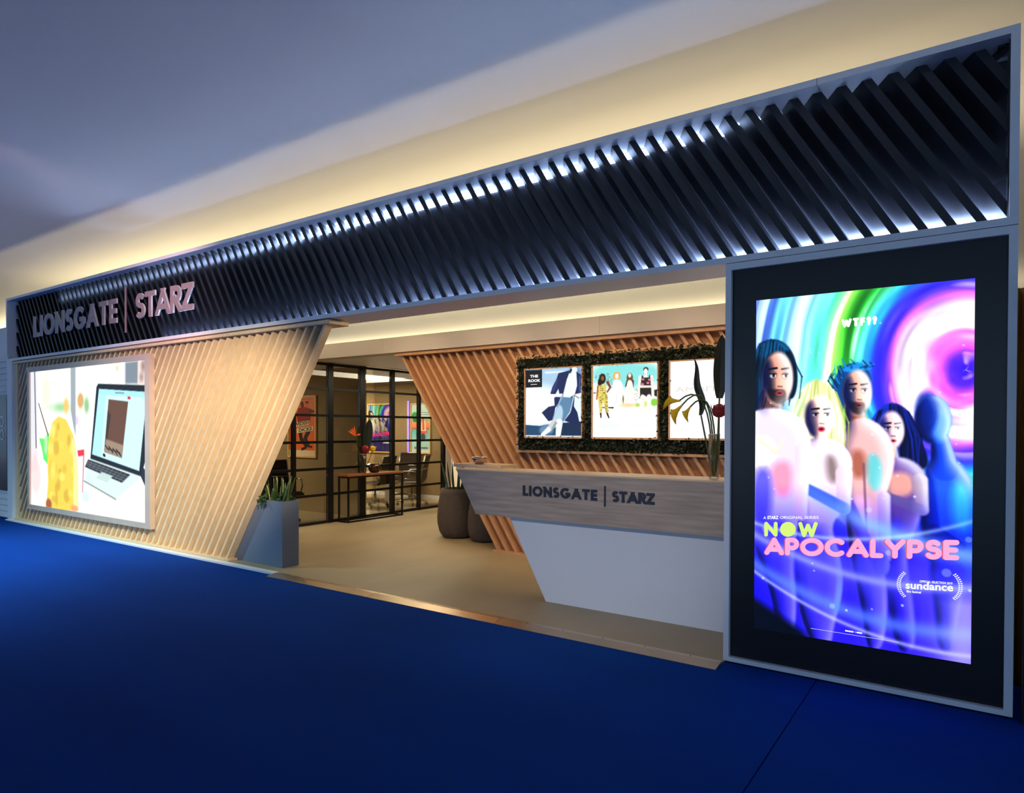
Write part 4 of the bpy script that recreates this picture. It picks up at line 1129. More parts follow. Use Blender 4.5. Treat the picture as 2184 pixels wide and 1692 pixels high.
        ('C',(0.432,0.672,0.439,0.819),(0.004,0.002),(250,248,224),0.006,0.8),
        ('C',(0.396,0.508,0.441,0.672),(0.004,0.004),(226,220,170),0.006,0.8),
        ('C',(0.441,0.672,0.421,0.822),(0.004,0.002),(226,220,170),0.006,0.8),
        ('C',(0.405,0.516,0.468,0.677),(0.003,0.0041),(170,180,120),0.006,0.8),
        ('C',(0.468,0.677,0.465,0.807),(0.0041,0.001),(170,180,120),0.006,0.8),
        ('C',(0.409,0.519,0.446,0.657),(0.004,0.004),(170,180,120),0.006,0.8),
        ('C',(0.446,0.657,0.451,0.809),(0.004,0.002),(170,180,120),0.006,0.8),
        ('E',(0.329,0.647),(0.07,0.114),0,(244,212,200),0.014,1.0),
        ('P',[(0.257,0.578),(0.297,0.561),(0.308,0.647),(0.319,0.744),(0.287,0.727),(0.258,0.658)],(120,104,110),0.035,0.85),
        ('E',(0.361,0.665),(0.028,0.039),0,(255,250,236),0.03,0.7),
        ('E',(0.308,0.632),(0.018,0.016),0,(151,131,124),0.014,0.7),
        ('C',(0.29,0.606,0.325,0.602),(0.005,0.005),(30,24,28),0.005,1.0),
        ('E',(0.308,0.636),(0.014,0.008),0,(236,236,240),0.004,1.0),
        ('E',(0.311,0.634),(0.007,0.008),0,(30,26,34),0.004,1.0),
        ('C',(0.292,0.628,0.323,0.627),(0.002,0.003),(24,20,26),0.004,1.0),
        ('E',(0.364,0.633),(0.016,0.016),0,(151,131,124),0.014,0.7),
        ('C',(0.35,0.607,0.378,0.603),(0.004,0.005),(30,24,28),0.005,1.0),
        ('E',(0.364,0.636),(0.012,0.009),0,(236,236,240),0.004,1.0),
        ('E',(0.368,0.634),(0.006,0.009),0,(30,26,34),0.004,1.0),
        ('C',(0.351,0.628,0.377,0.628),(0.002,0.003),(24,20,26),0.004,1.0),
        ('C',(0.341,0.638,0.346,0.677),(0.005,0.009),(255,237,224),0.008,1.0),
        ('C',(0.333,0.681,0.351,0.683),(0.004,0.004),(122,106,100),0.006,0.8),
        ('E',(0.34,0.711),(0.018,0.014),0,(206,70,96),0.006,1.0),
        ('E',(0.34,0.711),(0.011,0.006),0,(40,14,22),0.004,1.0),
        ('P',[(0.162,0.886),(0.207,0.802),(0.323,0.746),(0.436,0.782),(0.491,0.865),(0.475,0.962),(0.45,1.133),(0.384,1.211),(0.43,1.353),(0.453,1.521),(0.41,1.722),(0.389,1.868),(0.309,1.875),(0.226,1.677),(0.2,1.377),(0.221,1.124)],(224,212,226),0.014,1.0),
        ('P',[(0.358,0.844),(0.414,0.855),(0.427,0.989),(0.371,0.991)],(110,96,90),0.04,0.7),
        ('P',[(0.219,0.872),(0.313,0.87),(0.314,1.068),(0.233,1.098)],(250,244,240),0.04,0.7),
        ('C',(0.448,0.939,0.45,1.121),(0.04,0.0311),(210,190,200),0.01,1.0),
        ('C',(0.45,1.121,0.249,1.017),(0.0311,0.028),(92,120,226),0.012,1.0),
        ('P',[(0.222,1.224),(0.417,1.233),(0.453,1.521),(0.389,1.873),(0.298,1.877),(0.213,1.578)],(124,112,238),0.07,0.85),
        ('P',[(0.418,1.282),(0.453,1.521),(0.423,1.696),(0.405,1.65),(0.422,1.476)],(150,220,250),0.012,0.8),
        ('M',),
        ('P',[(-0.016,0.254),(0.069,0.214),(0.147,0.235),(0.206,0.319),(0.223,0.446),(0.205,0.545),(0.169,0.55),(0.187,0.394),(0.131,0.345),(0.07,0.362),(0.041,0.49),(0.062,0.645),(-0.013,0.696)],(20,36,56),0.01,0.998),
        ('P',[(-0.006,0.268),(0.069,0.219),(0.143,0.239),(0.191,0.293),(0.094,0.287),(0.02,0.334)],(40,110,150),0.02,0.8),
        ('C',(0.076,0.542,0.078,0.735),(0.059,0.074),(120,92,84),0.012,1.0),
        ('C',(-0.004,0.279,-0.057,0.478),(0.004,0.005),(10,18,30),0.006,0.8),
        ('C',(-0.057,0.478,-0.032,0.68),(0.005,0.002),(10,18,30),0.006,0.8),
        ('C',(0.005,0.273,-0.052,0.467),(0.004,0.0051),(36,90,120),0.006,0.8),
        ('C',(-0.052,0.467,-0.022,0.654),(0.0051,0.002),(36,90,120),0.006,0.8),
        ('C',(0.015,0.266,-0.035,0.449),(0.004,0.004),(36,90,120),0.006,0.8),
        ('C',(-0.035,0.449,-0.018,0.664),(0.004,0.002),(36,90,120),0.006,0.8),
        ('C',(0.023,0.26,-0.01,0.447),(0.0041,0.005),(10,18,30),0.006,0.8),
        ('C',(-0.01,0.447,-0.011,0.674),(0.005,0.002),(10,18,30),0.006,0.8),
        ('C',(0.024,0.259,-0.024,0.446),(0.0041,0.0041),(24,44,66),0.006,0.8),
        ('C',(-0.024,0.446,-0.013,0.651),(0.0041,0.002),(24,44,66),0.006,0.8),
        ('C',(0.037,0.251,0.003,0.438),(0.004,0.005),(24,44,66),0.006,0.8),
        ('C',(0.003,0.438,-0.008,0.676),(0.005,0.0022),(24,44,66),0.006,0.8),
        ('C',(0.042,0.247,0.02,0.443),(0.004,0.0041),(36,90,120),0.006,0.8),
        ('C',(0.02,0.443,0.013,0.652),(0.0041,0.002),(36,90,120),0.006,0.8),
        ('C',(0.047,0.244,0.014,0.442),(0.004,0.004),(36,90,120),0.006,0.8),
        ('C',(0.014,0.442,0.018,0.668),(0.004,0.0022),(36,90,120),0.006,0.8),
        ('C',(0.056,0.237,0.012,0.444),(0.004,0.005),(24,44,66),0.006,0.8),
        ('C',(0.012,0.444,0.013,0.666),(0.005,0.002),(24,44,66),0.006,0.8),
        ('C',(0.066,0.23,0.032,0.451),(0.004,0.005),(36,90,120),0.006,0.8),
        ('C',(0.032,0.451,0.014,0.639),(0.005,0.002),(36,90,120),0.006,0.8),
        ('C',(0.08,0.22,0.048,0.422),(0.0041,0.005),(24,44,66),0.006,0.8),
        ('C',(0.048,0.422,0.033,0.626),(0.005,0.002),(24,44,66),0.006,0.8),
        ('C',(0.092,0.229,0.08,0.435),(0.004,0.004),(10,18,30),0.006,0.8),
        ('C',(0.08,0.435,0.034,0.639),(0.004,0.002),(10,18,30),0.006,0.8),
        ('C',(0.11,0.245,0.093,0.435),(0.004,0.0051),(24,44,66),0.006,0.8),
        ('C',(0.093,0.435,0.087,0.601),(0.0051,0.002),(24,44,66),0.006,0.8),
        ('C',(0.127,0.261,0.121,0.435),(0.004,0.005),(10,18,30),0.006,0.8),
        ('C',(0.121,0.435,0.098,0.588),(0.005,0.002),(10,18,30),0.006,0.8),
        ('C',(0.131,0.264,0.147,0.428),(0.004,0.0041),(36,90,120),0.006,0.8),
        ('C',(0.147,0.428,0.109,0.612),(0.0041,0.001),(36,90,120),0.006,0.8),
        ('C',(0.139,0.271,0.144,0.443),(0.004,0.004),(24,44,66),0.006,0.8),
        ('C',(0.144,0.443,0.136,0.58),(0.004,0.002),(24,44,66),0.006,0.8),
        ('C',(0.15,0.281,0.156,0.427),(0.004,0.005),(36,90,120),0.006,0.8),
        ('C',(0.156,0.427,0.147,0.584),(0.005,0.002),(36,90,120),0.006,0.8),
        ('C',(0.156,0.287,0.188,0.438),(0.004,0.005),(24,44,66),0.006,0.8),
        ('C',(0.188,0.438,0.176,0.583),(0.005,0.002),(24,44,66),0.006,0.8),
        ('C',(0.168,0.298,0.196,0.426),(0.004,0.0041),(10,18,30),0.006,0.8),
        ('C',(0.196,0.426,0.171,0.552),(0.0041,0.002),(10,18,30),0.006,0.8),
        ('C',(0.175,0.304,0.208,0.449),(0.004,0.0041),(24,44,66),0.006,0.8),
        ('C',(0.208,0.449,0.179,0.565),(0.0041,0.002),(24,44,66),0.006,0.8),
        ('C',(0.183,0.311,0.24,0.431),(0.004,0.004),(24,44,66),0.006,0.8),
        ('C',(0.24,0.431,0.228,0.546),(0.004,0.002),(24,44,66),0.006,0.8),
        ('E',(0.115,0.436),(0.0801,0.143),0,(206,162,148),0.014,1.0),
        ('P',[(0.033,0.346),(0.078,0.327),(0.091,0.435),(0.104,0.557),(0.067,0.535),(0.033,0.447)],(26,32,44),0.035,0.85),
        ('E',(0.151,0.459),(0.032,0.05),0,(243,191,174),0.03,0.7),
        ('E',(0.091,0.416),(0.021,0.021),0,(127,100,91),0.014,0.7),
        ('C',(0.071,0.383,0.11,0.379),(0.0051,0.006),(30,24,28),0.005,1.0),
        ('E',(0.091,0.421),(0.016,0.011),0,(236,236,240),0.004,1.0),
        ('E',(0.095,0.418),(0.007,0.011),0,(30,26,34),0.004,1.0),
        ('C',(0.073,0.41,0.108,0.41),(0.003,0.003),(24,20,26),0.004,1.0),
        ('E',(0.155,0.419),(0.017,0.02),0,(127,100,91),0.014,0.7),
        ('C',(0.138,0.386,0.171,0.382),(0.005,0.006),(30,24,28),0.005,1.0),
        ('E',(0.155,0.424),(0.013,0.01),0,(236,236,240),0.004,1.0),
        ('E',(0.159,0.421),(0.007,0.011),0,(30,26,34),0.004,1.0),
        ('C',(0.14,0.413,0.17,0.413),(0.002,0.003),(24,20,26),0.004,1.0),
        ('C',(0.128,0.425,0.135,0.474),(0.005,0.009),(230,181,165),0.008,1.0),
        ('C',(0.119,0.479,0.139,0.481),(0.005,0.005),(103,81,74),0.006,0.8),
        ('P',[(0.054,0.484),(0.099,0.496),(0.123,0.493),(0.159,0.498),(0.164,0.552),(0.132,0.582),(0.079,0.557)],(40,32,36),0.014,0.8),
        ('E',(0.127,0.516),(0.021,0.013),0,(150,74,84),0.006,1.0),
        ('E',(0.127,0.516),(0.013,0.005),0,(40,14,22),0.004,1.0),
        ('P',[(-0.08,0.643),(0.072,0.583),(0.229,0.636),(0.293,0.759),(0.267,0.996),(0.227,1.199),(0.2,1.428),(0.226,1.677),(0.203,1.847),(0.131,1.849),(0.08,1.57),(-0.023,1.322)],(214,206,226),0.014,1.0),
        ('P',[(0.074,0.902),(0.196,0.873),(0.197,1.075),(0.1,1.08)],(226,150,170),0.05,0.8),
        ('P',[(-0.027,0.774),(0.073,0.748),(0.123,0.875),(-0.026,0.931)],(250,250,246),0.04,0.8),
        ('P',[(-0.016,0.93),(0.099,0.927),(0.077,1.261),(-0.013,1.269)],(96,92,226),0.05,0.8),
        ('C',(0.008,0.761,0.111,0.844),(0.004,0.004),(240,220,170),0.004,0.9),
        ('C',(0.111,0.844,0.152,0.76),(0.004,0.003),(240,220,170),0.004,0.9),
        ('C',(0.247,0.822,0.241,1.172),(0.038,0.0311),(224,196,206),0.01,1.0),
        ('P',[(-0.014,1.217),(0.222,1.199),(0.226,1.677),(0.203,1.847),(0.119,1.851),(0.055,1.599),(-0.011,1.504)],(96,84,232),0.06,0.85),
    ],
}


# ================================================================== THE SETTING
FZ = 0.012            # top of the booth floor
PITCH_S = 0.1355      # slat spacing
TAN_F = 0.61          # lean of the black slats
TAN_W = 0.6746        # lean of the pine slats
TAN_I = 0.657         # lean of the cedar slats
X_L, X_R = -13.084, 0.155
Z_B, Z_T = 2.56, 3.585

# hall floor: two widths of carpet meeting at a seam, on the hall slab
fl = thing('floor', 'deep blue carpet covering the hall floor in front of the booth', 'floor', (0, 0, 0), kind='structure')
put('slab', *box(-45, 20, -16, 16, -0.06, -0.012), M_FLOOR, fl)
put('carpet_strip', *box(-45, -0.792, -16, 16, -0.012, 0.0), M_CARPET, fl)
put('carpet_strip', *box(-0.786, 20, -16, 16, -0.012, 0.0), M_CARPET, fl)
ce = put('ceiling', *box(-45, 20, -16, 16, 3.95, 4.05), M_CEIL)
tag(ce, 'plain pale hall ceiling above the booth', 'ceiling', kind='structure')
bk = put('wall_back', *box(-45, 20, 15.7, 15.9, 0, 3.95), M_CEIL)
tag(bk, 'pale hall wall far behind the booth', 'wall', kind='structure')

# booth floor
bf = put('floor_booth', *merge(box(-12.85, -1.338, -0.07, 0.05, 0.0, FZ), box(-12.85, 0.15, 0.05, 7.0, 0.0, FZ)), M_FLOOR)
tag(bf, 'beige vinyl floor of the booth behind the metal threshold', 'floor', kind='structure')
th = thing('threshold_strip', 'sloping bronze metal strip between blue carpet and beige floor', 'threshold', (-3.6, -0.12, 0))
xs = [-5.90, -4.45, -3.05, -1.335]
for a, b in zip(xs[:-1], xs[1:]):
    a, b = a + 0.002, b - 0.002
    V = [(a, -0.185, 0.001), (b, -0.185, 0.001), (b, -0.185, 0.004), (a, -0.185, 0.004), (a, -0.085, 0.001), (b, -0.085, 0.001), (b, -0.085, 0.019), (a, -0.085, 0.019),
         (a, -0.045, 0.013), (b, -0.045, 0.013), (b, -0.045, 0.019), (a, -0.045, 0.019)]
    F = [(0, 1, 2, 3), (3, 2, 6, 7), (7, 6, 10, 11), (11, 10, 9, 8), (0, 4, 5, 1), (4, 8, 9, 5), (0, 3, 7, 4), (4, 7, 11, 8), (1, 5, 6, 2), (5, 9, 10, 6)]
    put('strip', V, F, M_BRONZE, th)
for i in range(14):
    x = -5.7 + i * 0.32
    put('screw', *lathe([(0.006, 0), (0.006, 0.001), (0.003, 0.002)], x, -0.066, 0.019, 8), M_FRAMEBLK, th)
et = put('edge_trim', *merge(box(-12.86, -5.905, -0.10, -0.07, 0.0, 0.014), box(-12.86, -5.905, -0.10, -0.02, 0.012, 0.016)), M_SIGNEDGE)
tag(et, 'thin pale metal edge trim along the carpet under the slatted wall', 'trim')

# ------------------------------------------------------------------ fascia
fa = thing('canopy_fascia', 'long white framed fascia filled with slanted black slats', 'fascia', (-6.46, 0.19, Z_B))
fb = 0.04
put('frame_bar', *box(X_L, X_R, 0.0, 0.38, Z_B, Z_B + fb), M_WHITE, fa)
put('frame_bar', *box(X_L, X_R, 0.0, 0.32, Z_T - fb, Z_T), M_WHITE, fa)
put('frame_bar', *box(X_L, X_L + fb, 0.0, 0.30, Z_B + fb, Z_T - fb), M_WHITE, fa)
put('frame_bar', *box(X_R - fb, X_R, 0.0, 0.30, Z_B + fb, Z_T - fb), M_WHITE, fa)
for x in (-9.8, -6.5, -3.9, -0.815):
    put('joint_line', *box(x - 0.0012, x + 0.0012, -0.0006, 0.10, Z_T - fb - 0.0006, Z_T + 0.0004), M_FRAMEBLK, fa)
for x in (-8.2, -4.2, -1.0):
    put('joint_line', *box(x - 0.0010, x + 0.0010, -0.0006, 0.02, Z_B - 0.0005, Z_B + fb), M_BEAM, fa)
put('back_panel', *box(X_L + fb, X_R - fb, 0.275, 0.295, Z_B + fb, Z_T - fb), M_BACKP, fa)
put('rear_panel', *box(X_L + fb, X_R - fb, 0.30, 0.32, Z_B + fb, Z_T - fb), M_WHITE, fa)
put('light_strip', *box(X_L + 1.6, X_R - 1.55, 0.258, 0.272, Z_T - fb - 0.052, Z_T - fb - 0.006), M_LED, fa)
put('light_strip', *box(X_L + 4.6, X_R - 0.06, 0.250, 0.270, Z_B + fb + 0.004, Z_B + fb + 0.024), M_LED2, fa)
zb, zt = Z_B + fb, Z_T - fb
put('led_shade_cap', *box(X_L + 1.6, X_R - 1.55, 0.262, 0.274, zt - 0.006, zt), M_FRAMEBLK, fa)  # cap added over the LED strip to hold its light off the soffit
put('corner_shade_strip', *box(X_R - fb - 0.055, X_R - fb - 0.007, 0.10, 0.275, zt - 0.012, zt), M_BLACK, fa)  # black strip added to darken the brightly lit soffit corner
put('side_shade_sheet', *box(X_R - fb - 0.006, X_R - fb, 0.06, 0.275, zb, zt), M_BLACK, fa)  # black sheet added to darken the lit inner side of the frame
xl, xr = X_L + fb, X_R - fb
w_s, y_f, y_b, sh = 0.05, 0.10, 0.235, -0.078
x_top0 = -0.014 - 0.03
n0, n1 = -106, 8
for n in range(n0, n1):
    xt = x_top0 + n * PITCH_S
    xbm = xt + TAN_F * (zt - zb)
    P = [(xbm, zb), (xbm + w_s, zb), (xt + w_s, zt), (xt, zt)]
    P = clip_poly(P, -1, 0, -(xl - sh)); P = clip_poly(P, 1, 0, xr) if len(P) > 2 else P
    if len(P) < 3 or abs(area2(P)) < 0.00015: continue
    put('slat', *prism(P, y_f, y_b, sh), M_BLACK, fa)
sg = thing('sign', 'raised lettering', 'sign', (-9.9, 0.05, 2.74)); del sg['category']; sg['label'] = 'raised rose grey metal lettering'
sg.parent = fa; sg.location = Vector((-9.9, 0.05, 2.74)) - fa.location
word('LIONSGATE', -12.165, -9.49, 2.893, 0.325, 0.066, 0.05, 0.022, M_SIGN, sg, edge=M_SIGNEDGE, wf=1.1)
put('divider_bar', *box(-9.264, -9.242, 0.05, 0.066, 2.742, 3.345), M_SIGN, sg)
word('STARZ', -8.985, -7.64, 2.893, 0.325, 0.066, 0.05, 0.022, M_SIGN, sg, edge=M_SIGNEDGE, wf=1.15)

# ------------------------------------------------------------------ slatted front wall on the left
def wedge(z):            # right-hand limit of the pine wall at height z
    return -6.95 + TAN_W * z
wl = thing('wall_front', 'pale pine wall of slanted slats left of the entrance', 'wall', (-9.5, 0.08, 0), kind='structure')
z0w, z1w = 0.032, 2.505
P = [(-12.69, z0w), (wedge(z0w) - 0.02, z0w), (wedge(z1w) - 0.02, z1w), (-12.69, z1w)]
put('backing_board', *prism(P, 0.105, 0.118), M_DARKB, wl)
put('baseboard', *box(-12.80, -6.86, 0.0, 0.12, 0.0, z0w), M_PINE, wl)
V, F = bbox_bev(-12.84, -5.155, -0.012, 0.24, z1w, 2.542, 0.004, 1)
put('cap_board', V, F, M_PINE, wl)
put('stile', *box(-12.80, -12.69, 0.02, 0.12, z0w, z1w), M_PINE, wl)
put('end_post', *box(-13.0, -12.80, -0.02, 0.3, 0.0, Z_B - 0.001), M_WHITE, wl)
ww = 0.036
k = 0
while True:
    xt = -5.262 - 0.03 - k * 0.1357
    xbm = xt - TAN_W * (z1w - z0w)
    P = [(xbm, z0w), (xbm + ww, z0w), (xt + ww, z1w), (xt, z1w)]
    P = clip_poly(P, -1, 0, 12.69)
    k += 1
    if len(P) < 3 or abs(area2(P)) < 0.0008: break
    put('slat' if k > 1 else 'end_slat', *prism(P, 0.035, 0.105 if k > 1 else 0.12), M_PINE, wl)

# LED video screen hung on the slats
vd = thing('video_screen', 'large bright video screen in a pale metal frame showing a laptop', 'screen', (-10.33, 0.0, 0.225))
x0, x1, z0, z1 = -12.185, -8.479, 0.226, 2.418
xi0, xi1, zi0, zi1 = -12.107, -8.596, 0.297, 2.343
put('housing', *box(x0 + 0.01, x1 - 0.01, 0.0, 0.034, z0 + 0.01, z1 - 0.01), M_BEZEL, vd)
put('frame_bar', *box(x0, xi0, -0.03, 0.034, z0, z1), M_ALU, vd)
put('frame_bar', *box(xi1, x1, -0.03, 0.034, z0, z1), M_ALU, vd)
put('frame_bar', *box(xi0, xi1, -0.03, 0.034, z0, zi0), M_ALU, vd)
put('frame_bar', *box(xi0, xi1, -0.03, 0.034, zi1, z1), M_ALU, vd)
def paint_video(U, V, asp):
    img = np.empty(U.shape + (3,)); img[:] = (252, 254, 250)
    n = vnoise(U, V, 3, 7.0)[..., None]
    img -= np.clip(n - 0.55, 0, 1) * np.array((50, 12, 46)) * (V < 0.34)[..., None]
    apply_shapes(img, U, V, ART['VIDEO'])
    return img
picture('display', xi0, xi1, zi0, zi1, -0.006, 300, 176, paint_video, print_mat('led_picture', 1.35), vd)

# ------------------------------------------------------------------ display tower on the right
tw = thing('display_tower', 'white framed tower with a black bezel around a tall glowing film poster', 'display', (-0.6, 0.2, 0))
tx0, tx1 = -1.348, 0.155
put('plinth', *box(tx0 + 0.012, tx1 - 0.012, 0.012, 0.4, 0.0, 0.012), M_FRAMEBLK, tw)
put('body', *box(tx0 + 0.002, tx1 - 0.002, 0.045, 0.42, 0.012, 2.553), M_WHITE, tw)
put('frame_bar', *box(tx0, -1.313, 0.0, 0.06, 0.010, 2.556), M_WHITE, tw)
put('frame_bar', *box(0.116, tx1, 0.0, 0.06, 0.010, 2.556), M_WHITE, tw)
put('frame_bar', *box(-1.313, 0.116, 0.0, 0.06, 2.514, 2.556), M_WHITE, tw)
put('frame_bar', *box(-1.313, 0.116, 0.0, 0.06, 0.010, 0.038), M_WHITE, tw)
put('bezel', *box(-1.313, 0.116, 0.034, 0.046, 0.038, 2.514), M_BEZEL, tw)
bx0, bx1, bz0, bz1 = -1.163, -0.027, 0.242, 2.309
def paint_big(U, V, asp):
    cx, cy = 0.965, 0.43
    dx, dy = U - cx, V - cy
    r = np.hypot(dx, dy); th_ = np.arctan2(-dy, -dx) + 0.3
    warp = r * (0.05 * np.sin(th_ * 2 + 1.2) + 0.035 * np.sin(th_ * 3 + 0.4)) + 0.010 * vnoise(U + 3, V + 1, 9, 7)
    q = r + warp
    img = ramp(q, [(0, (70, 50, 190)), (0.07, (110, 70, 220)), (0.12, (236, 130, 240)), (0.18, (250, 180, 250)), (0.24, (255, 246, 255)), (0.30, (250, 235, 255)),
                   (0.345, (190, 120, 245)), (0.375, (96, 74, 232)), (0.42, (84, 86, 236)), (0.455, (70, 150, 220)), (0.50, (120, 220, 200)), (0.55, (70, 170, 80)),
                   (0.60, (120, 220, 90)), (0.645, (200, 250, 160)), (0.70, (120, 226, 190)), (0.77, (150, 240, 250)), (0.85, (236, 252, 255)), (0.93, (130, 206, 245)), (1.05, (110, 130, 226)), (2.2, (80, 90, 220))])
    st = vnoise(q * 1.0 + 2, th_ * 0.05 + 3, 21, 40)[..., None]
    img = img * (1 + (0.52 * st - 0.26) * np.clip(r / 0.2, 0, 1)[..., None])
    img += np.clip(vnoise(q + 1, th_ * 0.06 + 5, 31, 26) - 0.68, 0, 1)[..., None] * 420
    # green streaks in the upper middle
    gs = np.exp(-((q - 0.58) / 0.035) ** 2) * np.clip((-dy - 0.02) / 0.22, 0, 1)
    img = img * (1 - 0.5 * gs[..., None]) + np.array((20, 70, 40)) * 0.5 * gs[..., None]
    # violet lower half
    low = np.clip((V - 0.95) / 0.35, 0, 1)[..., None]
    base = ramp(U + 0.25 * V, [(0.2, (60, 54, 190)), (0.6, (92, 78, 236)), (1.1, (112, 92, 240)), (1.45, (150, 140, 250))])
    img = img * (1 - low) + base * low
    apply_figures(img, U, V, ART['BIG'])
    tint = (0.75 * np.clip((V - 1.0) / 0.22, 0, 1))[..., None]
    img = img * (1 - tint) + img * np.array((0.52, 0.48, 1.0)) * tint
    # sweeping light bands across the lower half
    for a, b, wd, col, s in ((0.62, 1.05, 0.05, (150, 190, 255), .75), (0.30, 1.42, 0.022, (190, 200, 255), .8), (0.28, 1.40, 0.10, (110, 110, 250), .5),
                             (0.36, 1.60, 0.04, (120, 150, 255), .7), (0.42, 1.66, 0.012, (200, 210, 255), .6), (0.05, 1.28, 0.012, (200, 225, 255), .5)):
        line = b - 0.0 + a * (U - 0.3) - 0.35 * (U - 0.3) ** 2
        m_ = np.exp(-((V - line) / wd) ** 2)[..., None] * s * np.clip((V - 1.0) * 5, 0, 1)[..., None]
        img = img * (1 - m_) + np.array(col) * m_
    dk = np.clip((V - 1.62 - 0.55 * U) / 0.06, 0, 1) * np.clip((0.34 - U) / 0.1, 0, 1)
    img = img * (1 - dk[..., None]) + np.array((8, 14, 34)) * dk[..., None]
    lv = np.exp(-((U - 0.97) / 0.10) ** 2) * np.clip((V - 1.45) / 0.1, 0, 1)
    img = img * (1 - 0.6 * lv[..., None]) + np.array((196, 190, 255)) * 0.6 * lv[..., None]
    rng = random.Random(7)
    sp = []
    for i in range(46):
        u, v = rng.random(), rng.uniform(0.05, 1.78); rr = rng.choice((0.003, 0.004, 0.006, 0.014, 0.02))
        if v < 1.0: rr = min(rr, 0.004)
        sp.append(('E', (u, v), (rr, rr), 0, (200, 220, 255), 0.006, 0.75 if rr < 0.01 else 0.35))
    apply_shapes(img, U, V, sp)
    g = np.clip(img, 0, 255) / 255.0
    mean = g.mean(-1, keepdims=True)
    g = np.clip(mean + (g - mean) * 1.25, 0, 1)
    return 255 * np.clip(1.16 * g ** 1.3, 0, 1)
scr = picture('poster', bx0, bx1, bz0, bz1, 0.030, 300, 545, paint_big, print_mat('lightbox_picture', 1.28), tw)
scr['label'] = 'glowing poster of five figures under a colour vortex'
Wp = bx1 - bx0
def pu(u): return bx0 + u * Wp
def pv(v): return bz1 - v * Wp
M_PINK = mat('pink_lit_ink', (8, 6, 7), 0.5, emit=(255, 168, 214), emit_s=1.1)
M_PINKS = mat('red_lit_ink', (8, 5, 5), 0.5, emit=(236, 96, 120), emit_s=0.9)
M_LIME = mat('lime_lit_ink', (6, 8, 5), 0.5, emit=(212, 240, 120), emit_s=1.1)
M_WINK = mat('white_lit_ink', (8, 8, 8), 0.5, emit=(250, 252, 255), emit_s=1.15)
yl = 0.0275
ti = math.radians(4.6)
word('APOCALYPSE', pu(0.050), pu(0.945), pv(1.406), 0.110, 0.030, yl + 0.0025, 0.001, M_PINKS, scr, rounded=True, tilt=ti, wf=1.2)
word('APOCALYPSE', pu(0.055), pu(0.950), pv(1.405), 0.110, 0.028, yl, 0.001, M_PINK, scr, rounded=True, tilt=ti, wf=1.2)
word('NoW', pu(0.052), pu(0.325), pv(1.304), 0.092, 0.022, yl, 0.001, M_LIME, scr, rounded=True, tilt=ti, wf=1.08)
word('WTF??', pu(0.430), pu(0.594), pv(0.186), 0.050, 0.015, yl, 0.001, M_WINK, scr, rounded=True, tilt=math.radians(1.0))
text_mesh('lettering', 'A', pu(0.047), pv(1.208), yl, 0.024, M_WINK, scr, tilt=ti)
text_mesh('lettering', 'STARZ', pu(0.068), pv(1.206), yl, 0.027, M_WINK, scr, bold=0.03, width=0.066, tilt=ti)
text_mesh('lettering', 'ORIGINAL SERIES', pu(0.134), pv(1.200), yl, 0.024, M_WINK, scr, width=0.22, tilt=ti)
text_mesh('lettering', 'sundance', pu(0.729), pv(1.497), yl, 0.058, M_WINK, scr, bold=0.022, width=0.224, tilt=math.radians(4))
text_mesh('lettering', 'OFFICIAL SELECTION 2019', pu(0.789), pv(1.459), yl, 0.016, M_WINK, scr, bold=0.02, width=0.153, tilt=math.radians(3))
text_mesh('lettering', 'film festival', pu(0.734), pv(1.516), yl, 0.017, M_WINK, scr, bold=0.02, width=0.070, tilt=math.radians(3))
for sgn, cxu, cyu in ((-1, 0.775, 1.482), (1, 0.882, 1.464)):
    V, F = [], []
    for i in range(15):
        a = math.radians(-48 + 96 * i / 14)
        px, pz = pu(cxu + sgn * 0.075 * math.cos(a)), pv(cyu + 0.078 * math.sin(a))
        for s2 in (-1, 1):
            q = a + s2 * 0.9
            ex, ez = px + sgn * s2 * 0.009 * math.cos(a), pz - s2 * 0.006 * math.sin(a) + 0.004
            n = len(V)
            d1 = Vector((ex - px, 0, ez - pz)); pr_ = Vector((-d1.z, 0, d1.x)).normalized() * 0.0034
            for c in (Vector((px, yl, pz)), Vector((px, yl, pz)) + d1 * 0.6 + pr_, Vector((px, yl, pz)) + d1 * 1.3, Vector((px, yl, pz)) + d1 * 0.6 - pr_):
                V.append(tuple(c))
            for c in range(4): V.append((V[n + c][0], yl + 0.001, V[n + c][2]))
            F += [(n, n + 1, n + 2, n + 3), (n + 7, n + 6, n + 5, n + 4)] + [(n + c, n + 4 + c, n + 4 + (c + 1) % 4, n + (c + 1) % 4) for c in range(4)]
    put('laurel', V, F, M_WINK, scr)
for a_, b_ in ((0.461, 0.500), (0.507, 0.509), (0.514, 0.539)):
    put('print_mark', *box(pu(a_), pu(b_), yl, yl + 0.001, pv(1.757), pv(1.7505)), M_WINK, scr)
put('print_line', *box(pu(0.295), pu(0.704), yl, yl + 0.001, pv(1.7705), pv(1.7695)), M_WINK, scr)

